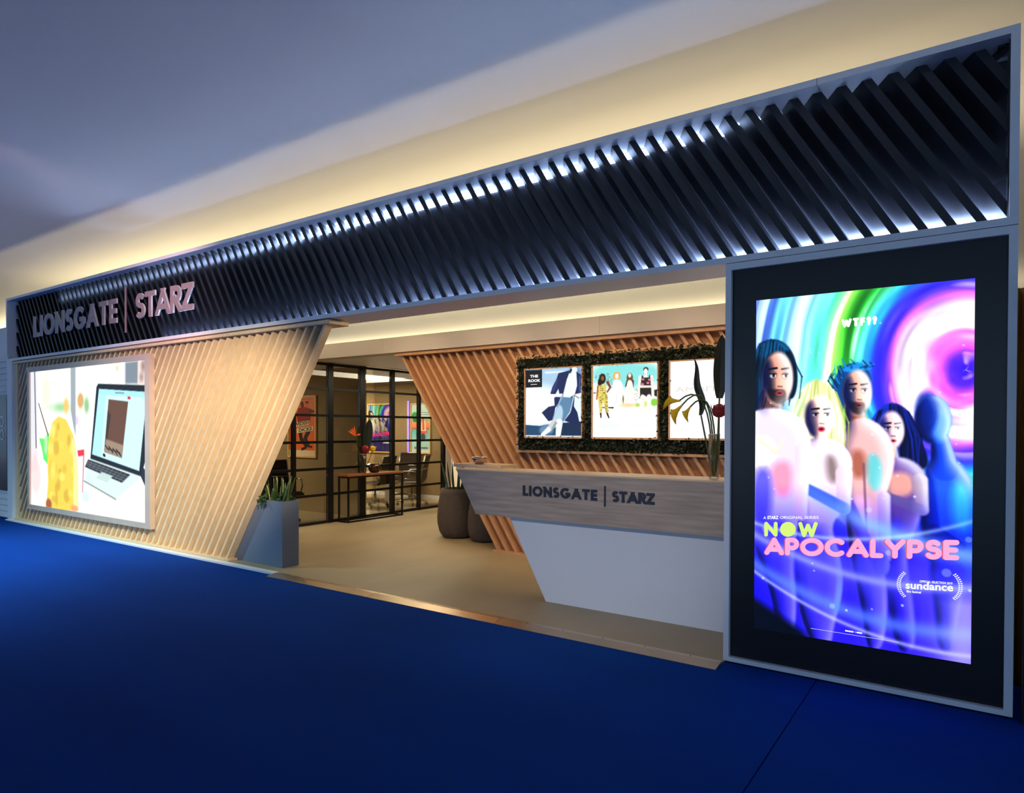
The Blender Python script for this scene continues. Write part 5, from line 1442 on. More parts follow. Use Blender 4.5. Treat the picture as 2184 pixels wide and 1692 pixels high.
# strip of neighbouring stand seen past the tower
wr = thing('wall_right', 'edge of a white framed neighbouring stand right of the tower', 'wall', (0.6, 0.0, 0), kind='structure')
put('panel', *box(0.205, 1.6, -0.045, 0.02, 0.0, 2.30), M_WHITE, wr)
put('edge_post', *box(0.192, 0.204, -0.05, 0.03, 0.0, 2.30), M_FRAMEBLK, wr)
V, F = [], []
nf = 40
for i in range(nf + 1):
    x = 0.17 + i * 0.06 / 4
    y = 0.46 + 0.03 * math.sin(i * 1.1) + 0.012 * math.sin(i * 2.7)
    for zz in (0.03, 2.31): V += [(x, y, zz), (x, y + 0.008, zz)]
for i in range(nf):
    a, b = i * 4, i * 4 + 4
    F += [(a, b, b + 2, a + 2), (a + 1, a + 3, b + 3, b + 1), (a + 2, b + 2, b + 3, a + 3), (a, a + 1, b + 1, b)]
F += [(0, 2, 3, 1), (nf * 4, nf * 4 + 1, nf * 4 + 3, nf * 4 + 2)]
cu = put('curtain', V, F, M_GOLD, smooth=True)
tag(cu, 'gold brown curtain in the gap right of the poster tower', 'curtain')

# neighbouring stand at the far left
nl = thing('wall_left', 'white neighbouring stand with horizontal siding left of the booth', 'wall', (-14.5, 0.0, 0), kind='structure')
put('panel', *box(-20, -13.10, 0.03, 0.06, 0.0, 3.13), M_WHITE, nl)
zz = 0.02
while zz < 2.6:
    V, F = box(-16, -13.02, 0.0, 0.03, zz, zz + 0.092)
    V = [(a, b + (0.014 if c > zz + 0.05 else 0.0), c) if b < 0.02 else (a, b, c) for a, b, c in V]
    put('siding_board', V, F, M_SIDING, nl)
    zz += 0.098
def paint_dark(U, V, asp):
    n = vnoise(U, V, 2, 5)[..., None]
    img = ramp(V / asp, [(0, (96, 84, 78)), (0.45, (70, 50, 46)), (0.62, (110, 84, 76)), (0.75, (90, 22, 28)), (1, (40, 14, 16))])
    return img * (0.6 + 0.8 * n)
fp = thing('wall_poster', 'dark red and brown poster on the white siding at far left', 'poster', (-13.6, -0.02, 0.45))
put('board', *box(-14.3, -13.02, -0.016, -0.002, 0.455, 2.02), M_BEZEL, fp)
picture('print', -14.29, -13.03, 0.465, 2.01, -0.018, 60, 74, paint_dark, print_mat('paper_print', 0), fp)
for i, (c, zc) in enumerate((('O', 1.50), ('O', 1.28))):
    V, F, w = glyph_geo('O', 0.17, 0.014, 0.002)
    put('letter', [(a - 13.30, b - 0.022, d + zc) for a, b, d in V], F, M_SIGNEDGE, fp)

# ------------------------------------------------------------------ booth interior: cedar wall, beam, roof
wi = thing('wall_rear', 'warm cedar wall of slanted slats behind the reception desk', 'wall', (-3.6, 2.25, FZ), kind='structure')
zi0_, zi1_ = 0.035, 2.455
P = [(-4.766 - 0.02, zi0_), (0.1, zi0_), (0.1, zi1_), (-4.766 - 0.02 - TAN_I * (zi1_ - zi0_), zi1_)]
put('backing_board', *prism(P, 2.275, 2.29), M_CEDARB, wi)
put('baseboard', *box(-4.83, 0.1, 2.19, 2.29, FZ, zi0_), M_CEDAR, wi)
put('cap_board', *box(-6.42, 0.1, 2.14, 2.30, zi1_, 2.497), M_CEDAR, wi)
ZN0, ZN1 = 1.225, 2.338
for n in range(0, 46):
    xb_ = -4.766 + n * 0.1327
    xt_ = xb_ - TAN_I * (zi1_ - zi0_)
    if xt_ > 0.0: break
    full = [(xb_, zi0_), (xb_ + 0.038, zi0_), (xt_ + 0.038, zi1_), (xt_, zi1_)]
    full = clip_poly(full, 1, 0, 0.08)
    if len(full) < 3: continue
    # split around the planted niche
    below = clip_poly(full, 0, 1, ZN0); above = clip_poly(full, 0, -1, -ZN1)
    mid = clip_poly(clip_poly(clip_poly(full, 0, -1, -ZN0), 0, 1, ZN1), 1, 0, -4.45)
    if len(mid) >= 3 and abs(area2(mid)) > 0.7 * (ZN1 - ZN0) * 0.038:
        put('slat', *prism(full, 2.20, 2.275), M_CEDAR, wi)
        continue
    for Q in (below, mid, above):
        if len(Q) >= 3 and abs(area2(Q)) > 0.0006:
            put('slat', *prism(Q, 2.20, 2.275), M_CEDAR, wi)
put('niche_trim', *box(-4.46, 0.0, 2.15, 2.275, 2.30, 2.338), M_CEDAR, wi)
put('niche_trim', *box(-4.46, 0.0, 2.15, 2.275, 1.222, 1.25), M_CEDAR, wi)
put('niche_trim', *box(-4.46, -4.425, 2.15, 2.275, 1.25, 2.30), M_CEDAR, wi)
bm_ = thing('trim_1', 'white beam above the cedar slat wall', 'beam', (-4.2, 2.2, 2.5), kind='structure')
for a, b in ((-8.45, -6.6), (-6.598, -3.35), (-3.348, -1.72), (-1.718, 0.1)):
    put('beam_panel', *box(a, b, 2.10, 2.32, 2.498, 2.70), M_BEAM, bm_)
rf = put('ceiling_booth', *box(-12.9, 0.1, 2.33, 7.1, 2.52, 2.56), M_WHITE)
tag(rf, 'white ceiling over the glass walled rooms and corridor', 'ceiling', kind='structure')
rf2 = put('ceiling_room', *box(-12.9, -8.46, 0.32, 2.329, 2.522, 2.556), M_WHITE)
tag(rf2, 'white ceiling over the small glass walled room', 'ceiling', kind='structure')
ws = put('wall_side', *box(0.02, 0.10, 0.43, 7.0, FZ, 2.50), M_BEAM)
tag(ws, 'pale side wall at the right end of the booth', 'wall', kind='structure')
wc = put('wall_corridor', *box(-8.33, 0.01, 6.9, 6.98, FZ, 2.515), M_OLIVE)
tag(wc, 'olive wall at the end of the corridor', 'wall', kind='structure')
rl = put('wall_rail', *bbox_bev(-8.3, -5.5, 6.84, 6.898, 0.90, 1.02, 0.008, 1), M_WALNUT)
tag(rl, 'wooden rail along the olive wall at the end of the corridor', 'rail')

# meeting rooms
wa = put('wall_partition', *box(-12.8, -8.45, 3.43, 3.53, FZ, 2.518), M_OLIVE)
tag(wa, 'olive partition wall carrying the orange poster', 'wall', kind='structure')
wb = put('wall_meeting', *box(-12.8, -8.45, 6.28, 6.38, FZ, 2.518), M_OLIVE)
tag(wb, 'olive back wall of the meeting room', 'wall', kind='structure')
wo = put('wall_outer', *box(-12.9, -12.8, 0.35, 6.4, FZ, 2.518), M_OLIVE)
tag(wo, 'olive outer wall of the meeting rooms', 'wall', kind='structure')
bb = put('baseboard_meeting', *box(-12.79, -8.46, 6.262, 6.279, FZ, FZ + 0.08), M_WHITE)
tag(bb, 'white baseboard along the meeting room back wall', 'baseboard', kind='structure')
dj = put('door_1', *merge(box(-8.95, -8.44, 6.235, 6.258, FZ + 0.005, 2.1), box(-8.40, -8.34, 5.46, 5.60, FZ, 2.5)), M_BEAM)
tag(dj, 'pale beige door at the end of the meeting room', 'door', kind='structure')

XG = -8.381
gw = thing('wall_glass', 'black steel framed glass partition with small square panes', 'wall', (XG, 2.9, FZ), kind='structure')
posts = [(0.40, 0.06), (1.03, 0.06), (1.60, 0.06), (2.02, 0.055), (2.70, 0.095), (3.36, 0.11), (4.06, 0.075), (4.73, 0.05), (5.404, 0.075)]
bars = [0.035, 0.459, 0.862, 1.276, 1.690, 2.102, 2.489]
for y, wd in posts:
    put('mullion', *box(XG - 0.03, XG + 0.03, y - wd / 2, y + wd / 2, FZ, 2.51), M_FRAMEBLK, gw)
for (ya, wa_), (yb_, wb_) in zip(posts[:-1], posts[1:]):
    for z in bars:
        put('transom', *box(XG - 0.022, XG + 0.022, ya + wa_ / 2, yb_ - wb_ / 2, z - 0.019, z + 0.019), M_FRAMEBLK, gw)
    for za, zb2 in zip(bars[:-1], bars[1:]):
        put('pane', *box(XG - 0.003, XG + 0.003, ya + wa_ / 2, yb_ - wb_ / 2, za + 0.019, zb2 - 0.019), M_GLASS, gw)

def poster_frame(name, label, x0, x1, z0, z1, y, paint, nu, nv):
    t = thing(name, label, 'poster', ((x0 + x1) / 2, y, z0), group='framed posters in the meeting rooms')
    f = 0.028
    put('frame_bar', *box(x0, x0 + f, y - 0.03, y, z0, z1), M_MAPLE, t)
    put('frame_bar', *box(x1 - f, x1, y - 0.03, y, z0, z1), M_MAPLE, t)
    put('frame_bar', *box(x0 + f, x1 - f, y - 0.03, y, z0, z0 + f), M_MAPLE, t)
    put('frame_bar', *box(x0 + f, x1 - f, y - 0.03, y, z1 - f, z1), M_MAPLE, t)
    p = picture('print', x0 + f, x1 - f, z0 + f, z1 - f, y - 0.012, nu, nv, paint, print_mat('paper_print', 0), t)
    return t, p
def paint_orange(U, V, asp):
    img = np.empty(U.shape + (3,)); img[:] = (236, 112, 58)
    img[V > asp * 0.9] = (236, 214, 180)
    sh_ = [('P', [(0.1, 0.04), (0.9, 0.04), (0.9, 0.05), (0.1, 0.05)], (120, 40, 30), .004, 1), ('C', (0.5, 0.16, 0.52, 0.24), (0.06, 0.05), (70, 30, 26), .006, 1), ('C', (0.68, 0.16, 0.68, 0.24), (0.055, 0.045), (196, 110, 70), .006, 1), ('P', [(0.62, 0.1), (0.75, 0.1), (0.75, 0.16), (0.62, 0.15)], (50, 24, 24), .006, 1),
           ('P', [(0.36, 0.26), (0.62, 0.24), (0.86, 0.30), (0.80, 0.62), (0.34, 0.62), (0.28, 0.42)], (150, 34, 32), .006, 1), ('C', (0.78, 0.34, 0.97, 0.36), (0.05, 0.03), (110, 26, 28), .006, 1),
           ('P', [(0.2, 0.60), (0.84, 0.58), (0.84, 0.66), (0.2, 0.68)], (240, 226, 190), .004, 0.0),
           ('C', (0.42, 0.82, 0.46, 1.02), (0.075, 0.06), (30, 30, 46), .006, 1), ('C', (0.46, 1.02, 0.66, 1.20), (0.06, 0.05), (30, 30, 46), .006, 1), ('C', (0.74, 0.84, 0.62, 1.00), (0.075, 0.06), (36, 36, 54), .006, 1), ('C', (0.62, 1.0, 0.74, 1.18), (0.055, 0.045), (36, 36, 54), .006, 1), ('C', (0.50, 1.28, 0.64, 1.24), (0.035, 0.03), (30, 20, 18), .006, 1), ('C', (0.72, 1.2, 0.86, 1.22), (0.03, 0.025), (60, 34, 24), .006, 1)]
    apply_shapes(img, U, V, sh_)
    return img
t, p = poster_frame('framed_poster', 'orange poster in a maple frame behind the glass', -10.37, -9.59, 0.965, 2.07, 3.428, paint_orange, 90, 128)
M_DINK = mat('dark_brown_ink', (40, 22, 18), 0.6); M_CINK = mat('cream_ink', (240, 226, 184), 0.6)
put('banner', *prism([(-10.26, 1.50), (-9.78, 1.555), (-9.78, 1.63), (-10.26, 1.58)], 3.413, 3.4145), M_CINK, p)
put('banner', *prism([(-10.12, 1.40), (-9.68, 1.45), (-9.68, 1.53), (-10.12, 1.485)], 3.413, 3.4145), M_CINK, p)
text_mesh('lettering', 'SWEDISH', -10.235, 1.518, 3.412, 0.085, M_DINK, p, bold=0.03, width=0.44, tilt=math.radians(6))
text_mesh('lettering', 'DICKS', -10.075, 1.42, 3.412, 0.085, M_DINK, p, bold=0.03, width=0.36, tilt=math.radians(6))
def paint_small_big(U, V, asp):
    return paint_big(U, V * 1.817 / asp, 1.817) * 0.75 * (1 - 0.45 * np.clip((V / asp - 0.35) * 2, 0, 1))[..., None]
t, p = poster_frame('framed_poster', 'small violet poster with magenta title framed in maple behind the glass', -11.36, -10.56, 0.95, 2.042, 6.278, paint_small_big, 80, 110)
word('APOCALYPSE', -11.30, -10.62, 1.29, 0.085, 0.022, 6.2625, 0.001, mat('magenta_ink', (236, 40, 130), 0.5), p, rounded=True, tilt=math.radians(4))
text_mesh('lettering', 'sundance', -10.86, 1.16, 6.2625, 0.06, M_SIGNEDGE, p, bold=0.02)
def paint_motel(U, V, asp):
    img = ramp(V / asp, [(0, (196, 226, 226)), (0.26, (206, 232, 228)), (0.3, (240, 226, 200)), (0.40, (238, 150, 110)), (0.52, (230, 128, 84)), (0.54, (90, 190, 206)), (0.72, (150, 214, 220)), (1, (206, 230, 226))])
    sh_ = [('E', (0.18, 0.48), (0.18, 0.17), 0, (40, 160, 90), .03, 1), ('E', (0.20, 0.64), (0.16, 0.10), 0, (30, 130, 80), .03, 1), ('P', [(0.4, 0.62), (0.96, 0.60), (0.96, 0.70), (0.4, 0.72)], (90, 170, 120), .02, .8), ('C', (0.2, 0.5, 0.19, 0.74), (.012, .012), (90, 50, 30), .006, 1), ('P', [(0.04, 0.98), (0.96, 0.98), (0.96, 1.0), (0.04, 1.0)], (90, 60, 50), .006, 1),
           ('P', [(0.58, 0.66), (0.74, 0.66), (0.80, 1.14), (0.46, 1.14)], (244, 222, 196), .01, 1), ('C', (0.64, 0.60, 0.65, 1.0), (0.05, 0.07), (232, 96, 66), .008, 1), ('P', [(0.44, 1.10), (0.84, 1.10), (0.80, 1.20), (0.48, 1.20)], (230, 84, 70), .008, 1), ('P', [(0.52, 1.2), (0.76, 1.2), (0.76, 1.5), (0.50, 1.5)], (44, 74, 92), .03, 1), ('C', (0.46, 1.05, 0.46, 1.45), (.014, .012), (200, 80, 70), .01, 1), ('C', (0.84, 1.05, 0.84, 1.45), (.014, .012), (200, 80, 70), .01, 1), ('C', (0.60, 0.57, 0.60, 0.60), (0.03, 0.03), (30, 24, 24), .006, 1)]
    apply_shapes(img, U, V, sh_)
    return img
t, p = poster_frame('framed_poster', 'turquoise poster of a pink chair by a pool beside the violet neon', -10.03, -9.46, 0.955, 2.03, 6.278, paint_motel, 70, 134)
for a, b, zz2 in ((-9.72, -9.50, 1.82), (-9.74, -9.48, 1.775), (-9.92, -9.56, 1.055)):
    V, F = [], []
    n_ = 0; x = a
    rng = random.Random(int(a * 100))
    while x < b:
        w_ = rng.uniform(0.018, 0.036); g_ = box(x, x + w_, 6.2635, 6.265, zz2, zz2 + (0.016 if zz2 > 1.5 else 0.045))
        V, F = merge((V, F), g_); x += w_ + 0.014
    put('print_mark', V, F, mat('dark_teal_ink', (40, 70, 84), 0.6), p)
ne = put('neon_tube', *tube([(-10.085, 6.245, 0.95), (-10.085, 6.245, 2.08)], 0.017, 10), M_NEON)
tag(ne, 'violet neon tube upright beside the turquoise poster', 'neon light')

# ================================================================== THINGS
# ------------------------------------------------------------------ reception desk
dk = thing('reception_desk', 'reception desk with grey oak band over a slanted white base', 'desk', (-2.6, 0.6, FZ))
P = [(-3.723, 0.729), (-1.20, 0.729), (-1.20, 1.118), (-3.949, 1.118)]
put('front_band', *prism(P, 0.45, 0.95), M_GREYWOOD, dk)
put('counter_top', *prism([(-3.952, 1.1182), (-1.20, 1.1182), (-1.20, 1.131), (-3.958, 1.131)], 0.446, 0.80), M_TOPWOOD, dk)
P = [(-3.058, FZ), (-1.20, FZ), (-1.20, 0.7285), (-3.452, 0.7285)]
put('base', *prism(P, 0.578, 0.93), M_DESKW, dk)
put('raised_ledge', *box(-4.16, -3.60, 0.66, 0.95, 1.1315, 1.16), M_TOPWOOD, dk)
ds = thing('sign', 'dark slate lettering on the wood band', None, (0, 0, 0)); ds.parent = dk
ds.location = Vector((-2.6, 0.44, 0.92)) - dk.location
word('LIONSGATE', -3.208, -2.498, 0.9265, 0.0865, 0.0215, 0.440, 0.0098, M_INK, ds, wf=1.13)
put('divider_bar', *box(-2.4335, -2.4225, 0.439, 0.4498, 0.884, 1.048), M_INK, ds)
word('STARZ', -2.366, -2.012, 0.9265, 0.0865, 0.0215, 0.440, 0.0098, M_INK, ds, wf=1.13)

# bowl on the ledge
bo = thing('metal_bowl', 'small polished metal bowl with a handle on the desk ledge', 'bowl', (-3.89, 0.72, 1.16))
prof = [(0.03, 0), (0.048, 0.008), (0.066, 0.03), (0.072, 0.055), (0.070, 0.072), (0.067, 0.072), (0.068, 0.055), (0.062, 0.032), (0.044, 0.012), (0.0, 0.009)]
put('bowl', *lathe(prof, 0, 0, 0, 32), M_CHROME, bo, world=False, smooth=True)
put('handle', *tube([(0.066 + 0.026 * math.sin(a), 0, 0.046 + 0.020 * math.cos(a)) for a in np.linspace(0.1, 3.0, 9)], 0.004, 8), M_CHROME, bo, world=False, smooth=True)

def vase(label, x, y, z, r, h):
    t = thing('glass_vase', label, 'vase', (x, y, z), group='clear glass vases')
    prof = [(r * 0.8, 0), (r * 0.82, 0.004), (r * 0.9, h * 0.4), (r, h), (r - 0.004, h), (r * 0.9 - 0.004, h * 0.4), (r * 0.78, 0.016), (0.0, 0.014)]
    put('vessel', *lathe(prof, 0, 0, 0, 24), M_VASE, t, world=False, smooth=True)
    put('rim', *tube([(r * math.cos(a), r * math.sin(a), h) for a in np.linspace(0, 2 * math.pi, 25)], 0.0025, 6, False), M_SIGNEDGE, t, world=False, smooth=True)
    return t
def stem_pts(a, b, c, n=10):
    a, b, c = Vector(a), Vector(b), Vector(c)
    return [a * (1 - t) ** 2 + b * 2 * t * (1 - t) + c * t * t for t in [i / n for i in range(n + 1)]]
def calla(label, base, mid, tip, direction, s=1.0, m=M_YELLOW, group='yellow calla lilies in the desk vase'):
    t = thing('calla_lily', label, 'flower', base, group=group)
    pts = stem_pts(base, mid, tip)
    put('stem', *tube(pts, [0.006] * len(pts), 7), M_STEM, t, smooth=True)
    d = Vector(direction).normalized(); u = d.cross(Vector((0, 1, 0))).normalized(); w = d.cross(u)
    V, F = [], []
    prof = [(0.007, -0.01), (0.011, 0.02), (0.017, 0.05), (0.027, 0.08), (0.040, 0.10)]
    n = 14
    for r, l in prof:
        for k in range(n):
            a = 2 * math.pi * k / n
            ex = 1 + (0.9 * max(0, math.cos(a)) * (l / 0.10) ** 2)
            V.append(tuple(Vector(tip) + (d * (l + 0.03 * (l / 0.1) ** 3 * math.cos(a)) + (u * math.cos(a) * ex + w * math.sin(a)) * r) * s))
    for i in range(len(prof) - 1):
        for k in range(n): F.append((i * n + k, i * n + (k + 1) % n, (i + 1) * n + (k + 1) % n, (i + 1) * n + k))
    put('bloom', V, F, m, t, smooth=True)
    put('spadix', *tube([Vector(tip) + d * 0.02 * s, Vector(tip) + d * 0.085 * s], [0.005, 0.004], 7), M_ORANGE, t, smooth=True)
    return t
def big_leaf(label, base, tip, width, bend=(0, 0, 0), wav=0.0, name='banana_leaf', normal=(0.5, -1, 0.0), m=M_DARKLEAF, pointed=False, stemlen=0.35):
    t = thing(name, label, 'leaf', base)
    base, tip = Vector(base), Vector(tip)
    j = base.lerp(tip, stemlen)
    put('stem', *tube([base, base.lerp(j, 0.5), j, j.lerp(tip, 0.1)], [0.007, 0.007, 0.006, 0.005], 7), M_STEM, t, smooth=True)
    shp = (lambda q: max(0.03, math.sin(math.pi * min(1, (q * 0.93 + 0.07))) ** 0.55)) if not pointed else (lambda q: max(0.03, math.sin(math.pi * (q * 0.62 + 0.1) ** 1.0) * (1 - q) ** 0.7 * 1.5))
    put('blade', *blade(j, tip, width, bend, 0.003, 14, normal, wav, shp), m, t)
    return t
def protea(label, base, tip, s, m=M_RED):
    t = thing('protea_flower', label, 'flower', base)
    put('stem', *tube([base, Vector(base).lerp(Vector(tip), 0.55) + Vector((0.01, 0, 0)), tip], [0.007, 0.007, 0.006], 7), M_STEM, t, smooth=True)
    tipv = Vector(tip)
    prof = [(0.3, -0.25), (0.75, 0.0), (0.95, 0.5), (0.8, 1.1), (0.45, 1.45), (0.1, 1.6)]
    V, F = lathe([(r * s, z * s) for r, z in prof], tipv.x, tipv.y, tipv.z, 16)
    put('flower_head', V, F, m, t, smooth=True)
    for k in range(10):
        a = 2 * math.pi * k / 10
        dr = Vector((math.cos(a), math.sin(a), 0))
        b0 = tipv + dr * 0.5 * s - Vector((0, 0, 0.1 * s)); b1 = tipv + dr * 1.0 * s + Vector((0, 0, 1.45 * s))
        put('petal', *blade(b0, b1, 0.5 * s, dr * 0.25 * s, 0.001, 5, dr, 0, lambda q: max(0.05, math.sin(math.pi * (q * 0.8 + 0.15)))), m, t)
    return t
vz = (-1.625, 0.64, 1.131)
vase('slim clear glass vase on the desk beside the poster tower', *vz, 0.042, 0.33)
B_ = lambda dx=0, dy=0: (vz[0] + dx, vz[1] + dy, 1.152)
calla('yellow calla lily arching out of the desk vase, highest bloom', B_(-.01), (-1.64, .64, 1.93), (-1.89, .62, 1.715), (-1, -.1, .02), 0.95)
calla('yellow calla lily arching out of the desk vase, lowest bloom', B_(.0, -.012), (-1.62, .64, 1.98), (-1.865, .60, 1.675), (-.7, -.2, -.75), 1.0)
calla('yellow calla lily arching out of the desk vase, bloom nearest the vase', B_(.01), (-1.60, .63, 1.90), (-1.80, .61, 1.665), (-.45, -.2, -.7), 0.8)
big_leaf('broad dark banana leaf standing tall in the desk vase', B_(.015, .01), (-1.578, .66, 2.20), 0.105, (0.0, 0, 0), 0, stemlen=0.55)
big_leaf('narrow wavy dark leaf leaning left from the desk vase', B_(-.012, .01), (-1.83, .67, 2.06), 0.06, (0.05, 0, -0.03), 0.012, name='wavy_leaf', stemlen=0.5, pointed=True)
protea('burgundy protea flower in the desk vase', B_(.012, -.01), (-1.583, .62, 1.60), 0.055)

# ------------------------------------------------------------------ snake plants
def snake_plant(label, x0, x1, y0, y1, z, n, hmin, hmax, seed, lean=0.25, w=0.04, margin=True):
    rng = random.Random(seed)
    t = thing('snake_plant', label, 'plant', ((x0 + x1) / 2, (y0 + y1) / 2, z), group='snake plants')
    for i in range(n):
        bx, by = rng.uniform(x0, x1), rng.uniform(y0, y1)
        h = rng.uniform(hmin, hmax)
        cx = (bx - (x0 + x1) / 2) / max(x1 - x0, 0.01) * 2
        tx = bx + cx * lean * h * 0.9 + rng.uniform(-lean, lean) * h * 0.5; ty = by + rng.uniform(-lean, lean) * h * 0.5
        nrm = (rng.uniform(-0.6, 0.6), -1, rng.uniform(-.2, .2))
        shp = lambda q: max(0.02, (0.5 + 0.75 * q) * (1 - q ** 3))
        bend = (rng.uniform(-.04, .04), rng.uniform(-.02, .02), 0)
        ww_ = w * rng.uniform(0.75, 1.15)
        lf = put('leaf', *blade((bx, by, z - 0.02), (tx, ty, z + h), ww_, bend, 0.0025, 7, nrm, 0, shp), M_LEAF, t)
        if margin:
            put('leaf_margin', *blade((bx, by + 0.003, z - 0.02), (tx, ty + 0.003, z + h * 1.01), ww_ * 1.28, bend, 0.0012, 7, nrm, 0, shp), M_LEAFY, lf)
    return t
px0, px1, py0, py1, pz = -6.93, -6.06, 0.125, 0.335, 0.715
pb = thing('planter_box', 'tall blue grey box planter beside the pine slat wall', 'planter', (-6.5, 0.23, FZ))
wl_ = 0.014
put('side_panel', *box(px0, px1, py0, py0 + wl_, FZ, pz), M_PLANTER, pb)
put('side_panel', *box(px0, px1, py1 - wl_, py1, FZ, pz), M_PLANTER, pb)
put('side_panel', *box(px0, px0 + wl_, py0 + wl_, py1 - wl_, FZ, pz), M_PLANTER, pb)
put('side_panel', *box(px1 - wl_, px1, py0 + wl_, py1 - wl_, FZ, pz), M_PLANTER, pb)
put('soil', *box(px0 + wl_, px1 - wl_, py0 + wl_, py1 - wl_, pz - 0.08, pz - 0.03), M_SOIL, pb)
snake_plant('snake plants with pale edged leaves in the tall box planter', -6.62, -6.12, 0.16, 0.30, pz - 0.03, 34, 0.15, 0.31, 3, 0.42, 0.034)
iv = thing('ivy', 'dark ivy spilling over the rim of the box planter', 'plant', (-6.4, 0.2, pz - 0.03))
rng = random.Random(11)
for i in range(70):
    side = rng.choice((0, 0, 1, 1, 2))
    if side == 0: c = Vector((rng.uniform(-6.42, -6.30), rng.uniform(0.08, 0.15), pz + rng.uniform(-0.05, 0.06)))
    elif side == 1: c = Vector((rng.uniform(-6.26, -6.05), rng.uniform(0.13, 0.30), pz + rng.uniform(-0.02, 0.09)))
    else: c = Vector((rng.uniform(-6.5, -6.1), rng.uniform(0.15, 0.3), pz + rng.uniform(0.0, 0.05)))
    d = Vector((rng.uniform(-1, 1), rng.uniform(-1, .2), rng.uniform(-.7, .5))).normalized() * rng.uniform(0.03, 0.05)
    put('leaf', *blade(c, c + d, 0.032, (0, 0, -0.008), 0.001, 3, (rng.uniform(-1, 1), -1, 1), 0, lambda q: (0.4, 1.0, 0.75, 0.06)[int(round(q * 3))]), M_IVY, iv)

def pot(label, x, y, r, h):
    t = thing('plant_pot', label, 'pot', (x, y, FZ), group='dark stoneware pots')
    prof = [(r * 0.62, 0), (r * 0.74, 0.02), (r * 0.88, h * 0.12), (r * 0.985, h * 0.3), (r, h * 0.42), (r * 0.955, h * 0.68), (r * 0.86, h * 0.9), (r * 0.80, h), (r * 0.72, h), (r * 0.72, h - 0.05), (0, h - 0.05)]
    put('body', *lathe(prof, 0, 0, 0, 40), M_POT, t, world=False, smooth=True)
    put('soil', *lathe([(r * 0.715, h - 0.055), (r * 0.715, h - 0.045), (0.02, h - 0.035)], 0, 0, 0, 20), M_SOIL, t, world=False)
    return t
pot('larger dark stoneware pot beside the cedar slat wall', -5.885, 2.80, 0.27, 0.665)
pot('smaller dark stoneware pot half hidden behind the desk', -5.365, 2.74, 0.225, 0.55)
snake_plant('snake plant with dark pointed leaves in the larger stoneware pot', -6.02, -5.76, 2.68, 2.88, 0.62, 13, 0.26, 0.46, 5, 0.34, 0.045, False)
snake_plant('snake plant with dark pointed leaves in the smaller stoneware pot', -5.46, -5.26, 2.66, 2.82, 0.51, 9, 0.25, 0.42, 8, 0.3, 0.045, False)

# ------------------------------------------------------------------ planted niche with lightboxes
hg = thing('hedge_frame', 'dark artificial hedge framing the three bright posters', 'hedge', (-2.6, 2.2, 1.25))
gx0, gx1, gz0, gz1 = -4.425, -0.3, 1.25, 2.30
yb0 = 2.15
lbx = [(-4.30, -3.565), (-3.43, -2.692), (-2.557, -1.82), (-1.68, -0.94)]
lz0, lz1 = 1.408, 2.172
segs = [(gx0, gx1, lz1, gz1), (gx0, gx1, gz0, lz0)]
cur = gx0
for a, b in lbx:
    segs.append((cur, a, lz0, lz1)); cur = b
segs.append((cur, gx1, lz0, lz1))
for a, b, c, d in segs:
    put('backing', *box(a, b, yb0 + 0.01, 2.27, c, d), M_HEDGEB, hg)
rs = np.random.RandomState(5)
V, F = [], []
for (a, b, c, d) in segs:
    n = int((b - a) * (d - c) * 4200)
    for i in range(n):
        x = rs.uniform(a + 0.004, b - 0.004); z = rs.uniform(c + 0.004, d + (0.03 if d > 2.25 else -0.004)); y = yb0 - rs.uniform(-0.01, 0.055)
        s = rs.uniform(0.009, 0.021)
        d1 = Vector(rs.normal(size=3)); d1.y *= 0.5; d1.normalize()
        d2 = d1.cross(Vector(rs.normal(size=3))).normalized()
        p0 = Vector((x, y, z)); k0 = len(V)
        for q in (p0 - d1 * s * 1.3, p0 + d2 * s * 0.7, p0 + d1 * s * 1.3, p0 - d2 * s * 0.7): V.append(tuple(q))
        F.append((k0, k0 + 1, k0 + 2, k0 + 3))
lv = put('leaves', V, F, M_HEDGE, hg); lv['kind'] = 'stuff'
def lightbox(label, i, paint, n, es):
    a, b = lbx[i]
    t = thing('lightbox', label, 'poster', ((a + b) / 2, 2.14, lz0), group='glowing posters in the hedge')
    f = 0.012
    put('frame_bar', *box(a - f, a, 2.10, 2.16, lz0 - f, lz1 + f), M_CEDAR, t)
    put('frame_bar', *box(b, b + f, 2.10, 2.16, lz0 - f, lz1 + f), M_CEDAR, t)
    put('frame_bar', *box(a, b, 2.10, 2.16, lz0 - f * 1.6, lz0), M_CEDAR, t)
    put('frame_bar', *box(a, b, 2.10, 2.16, lz1, lz1 + f), M_CEDAR, t)
    put('box', *box(a, b, 2.125, 2.16, lz0, lz1), M_WHITE, t)
    return t, picture('print', a, b, lz0, lz1, 2.120, n, n, paint, print_mat('small_lightbox_picture', es), t)
def paint_coat(U, V, asp):
    img = ramp(V, [(0, (176, 208, 232)), (0.35, (232, 244, 252)), (1.1, (226, 240, 250))]); apply_shapes(img, U, V, ART['COAT']); return img
def paint_beach(U, V, asp):
    img = np.empty(U.shape + (3,)); img[:] = (254, 255, 253); apply_shapes(img, U, V, ART['BEACH']); return img
def paint_white(U, V, asp):
    img = np.empty(U.shape + (3,)); img[:] = (255, 255, 255)
    m_ = shape_mask(('P', [(0.75, 0.72), (0.98, 0.72), (0.98, 1.0), (0.75, 1.0)], None, 0.05), U, V)[..., None]
    return img * (1 - 0.3 * m_) + np.array((240, 130, 130)) * 0.3 * m_
t, p = lightbox('glowing poster of a walking figure in a navy coat', 0, paint_coat, 130, 1.1)
x_, z_ = lbx[0][0], lz1
ws_ = lbx[0][1] - lbx[0][0]
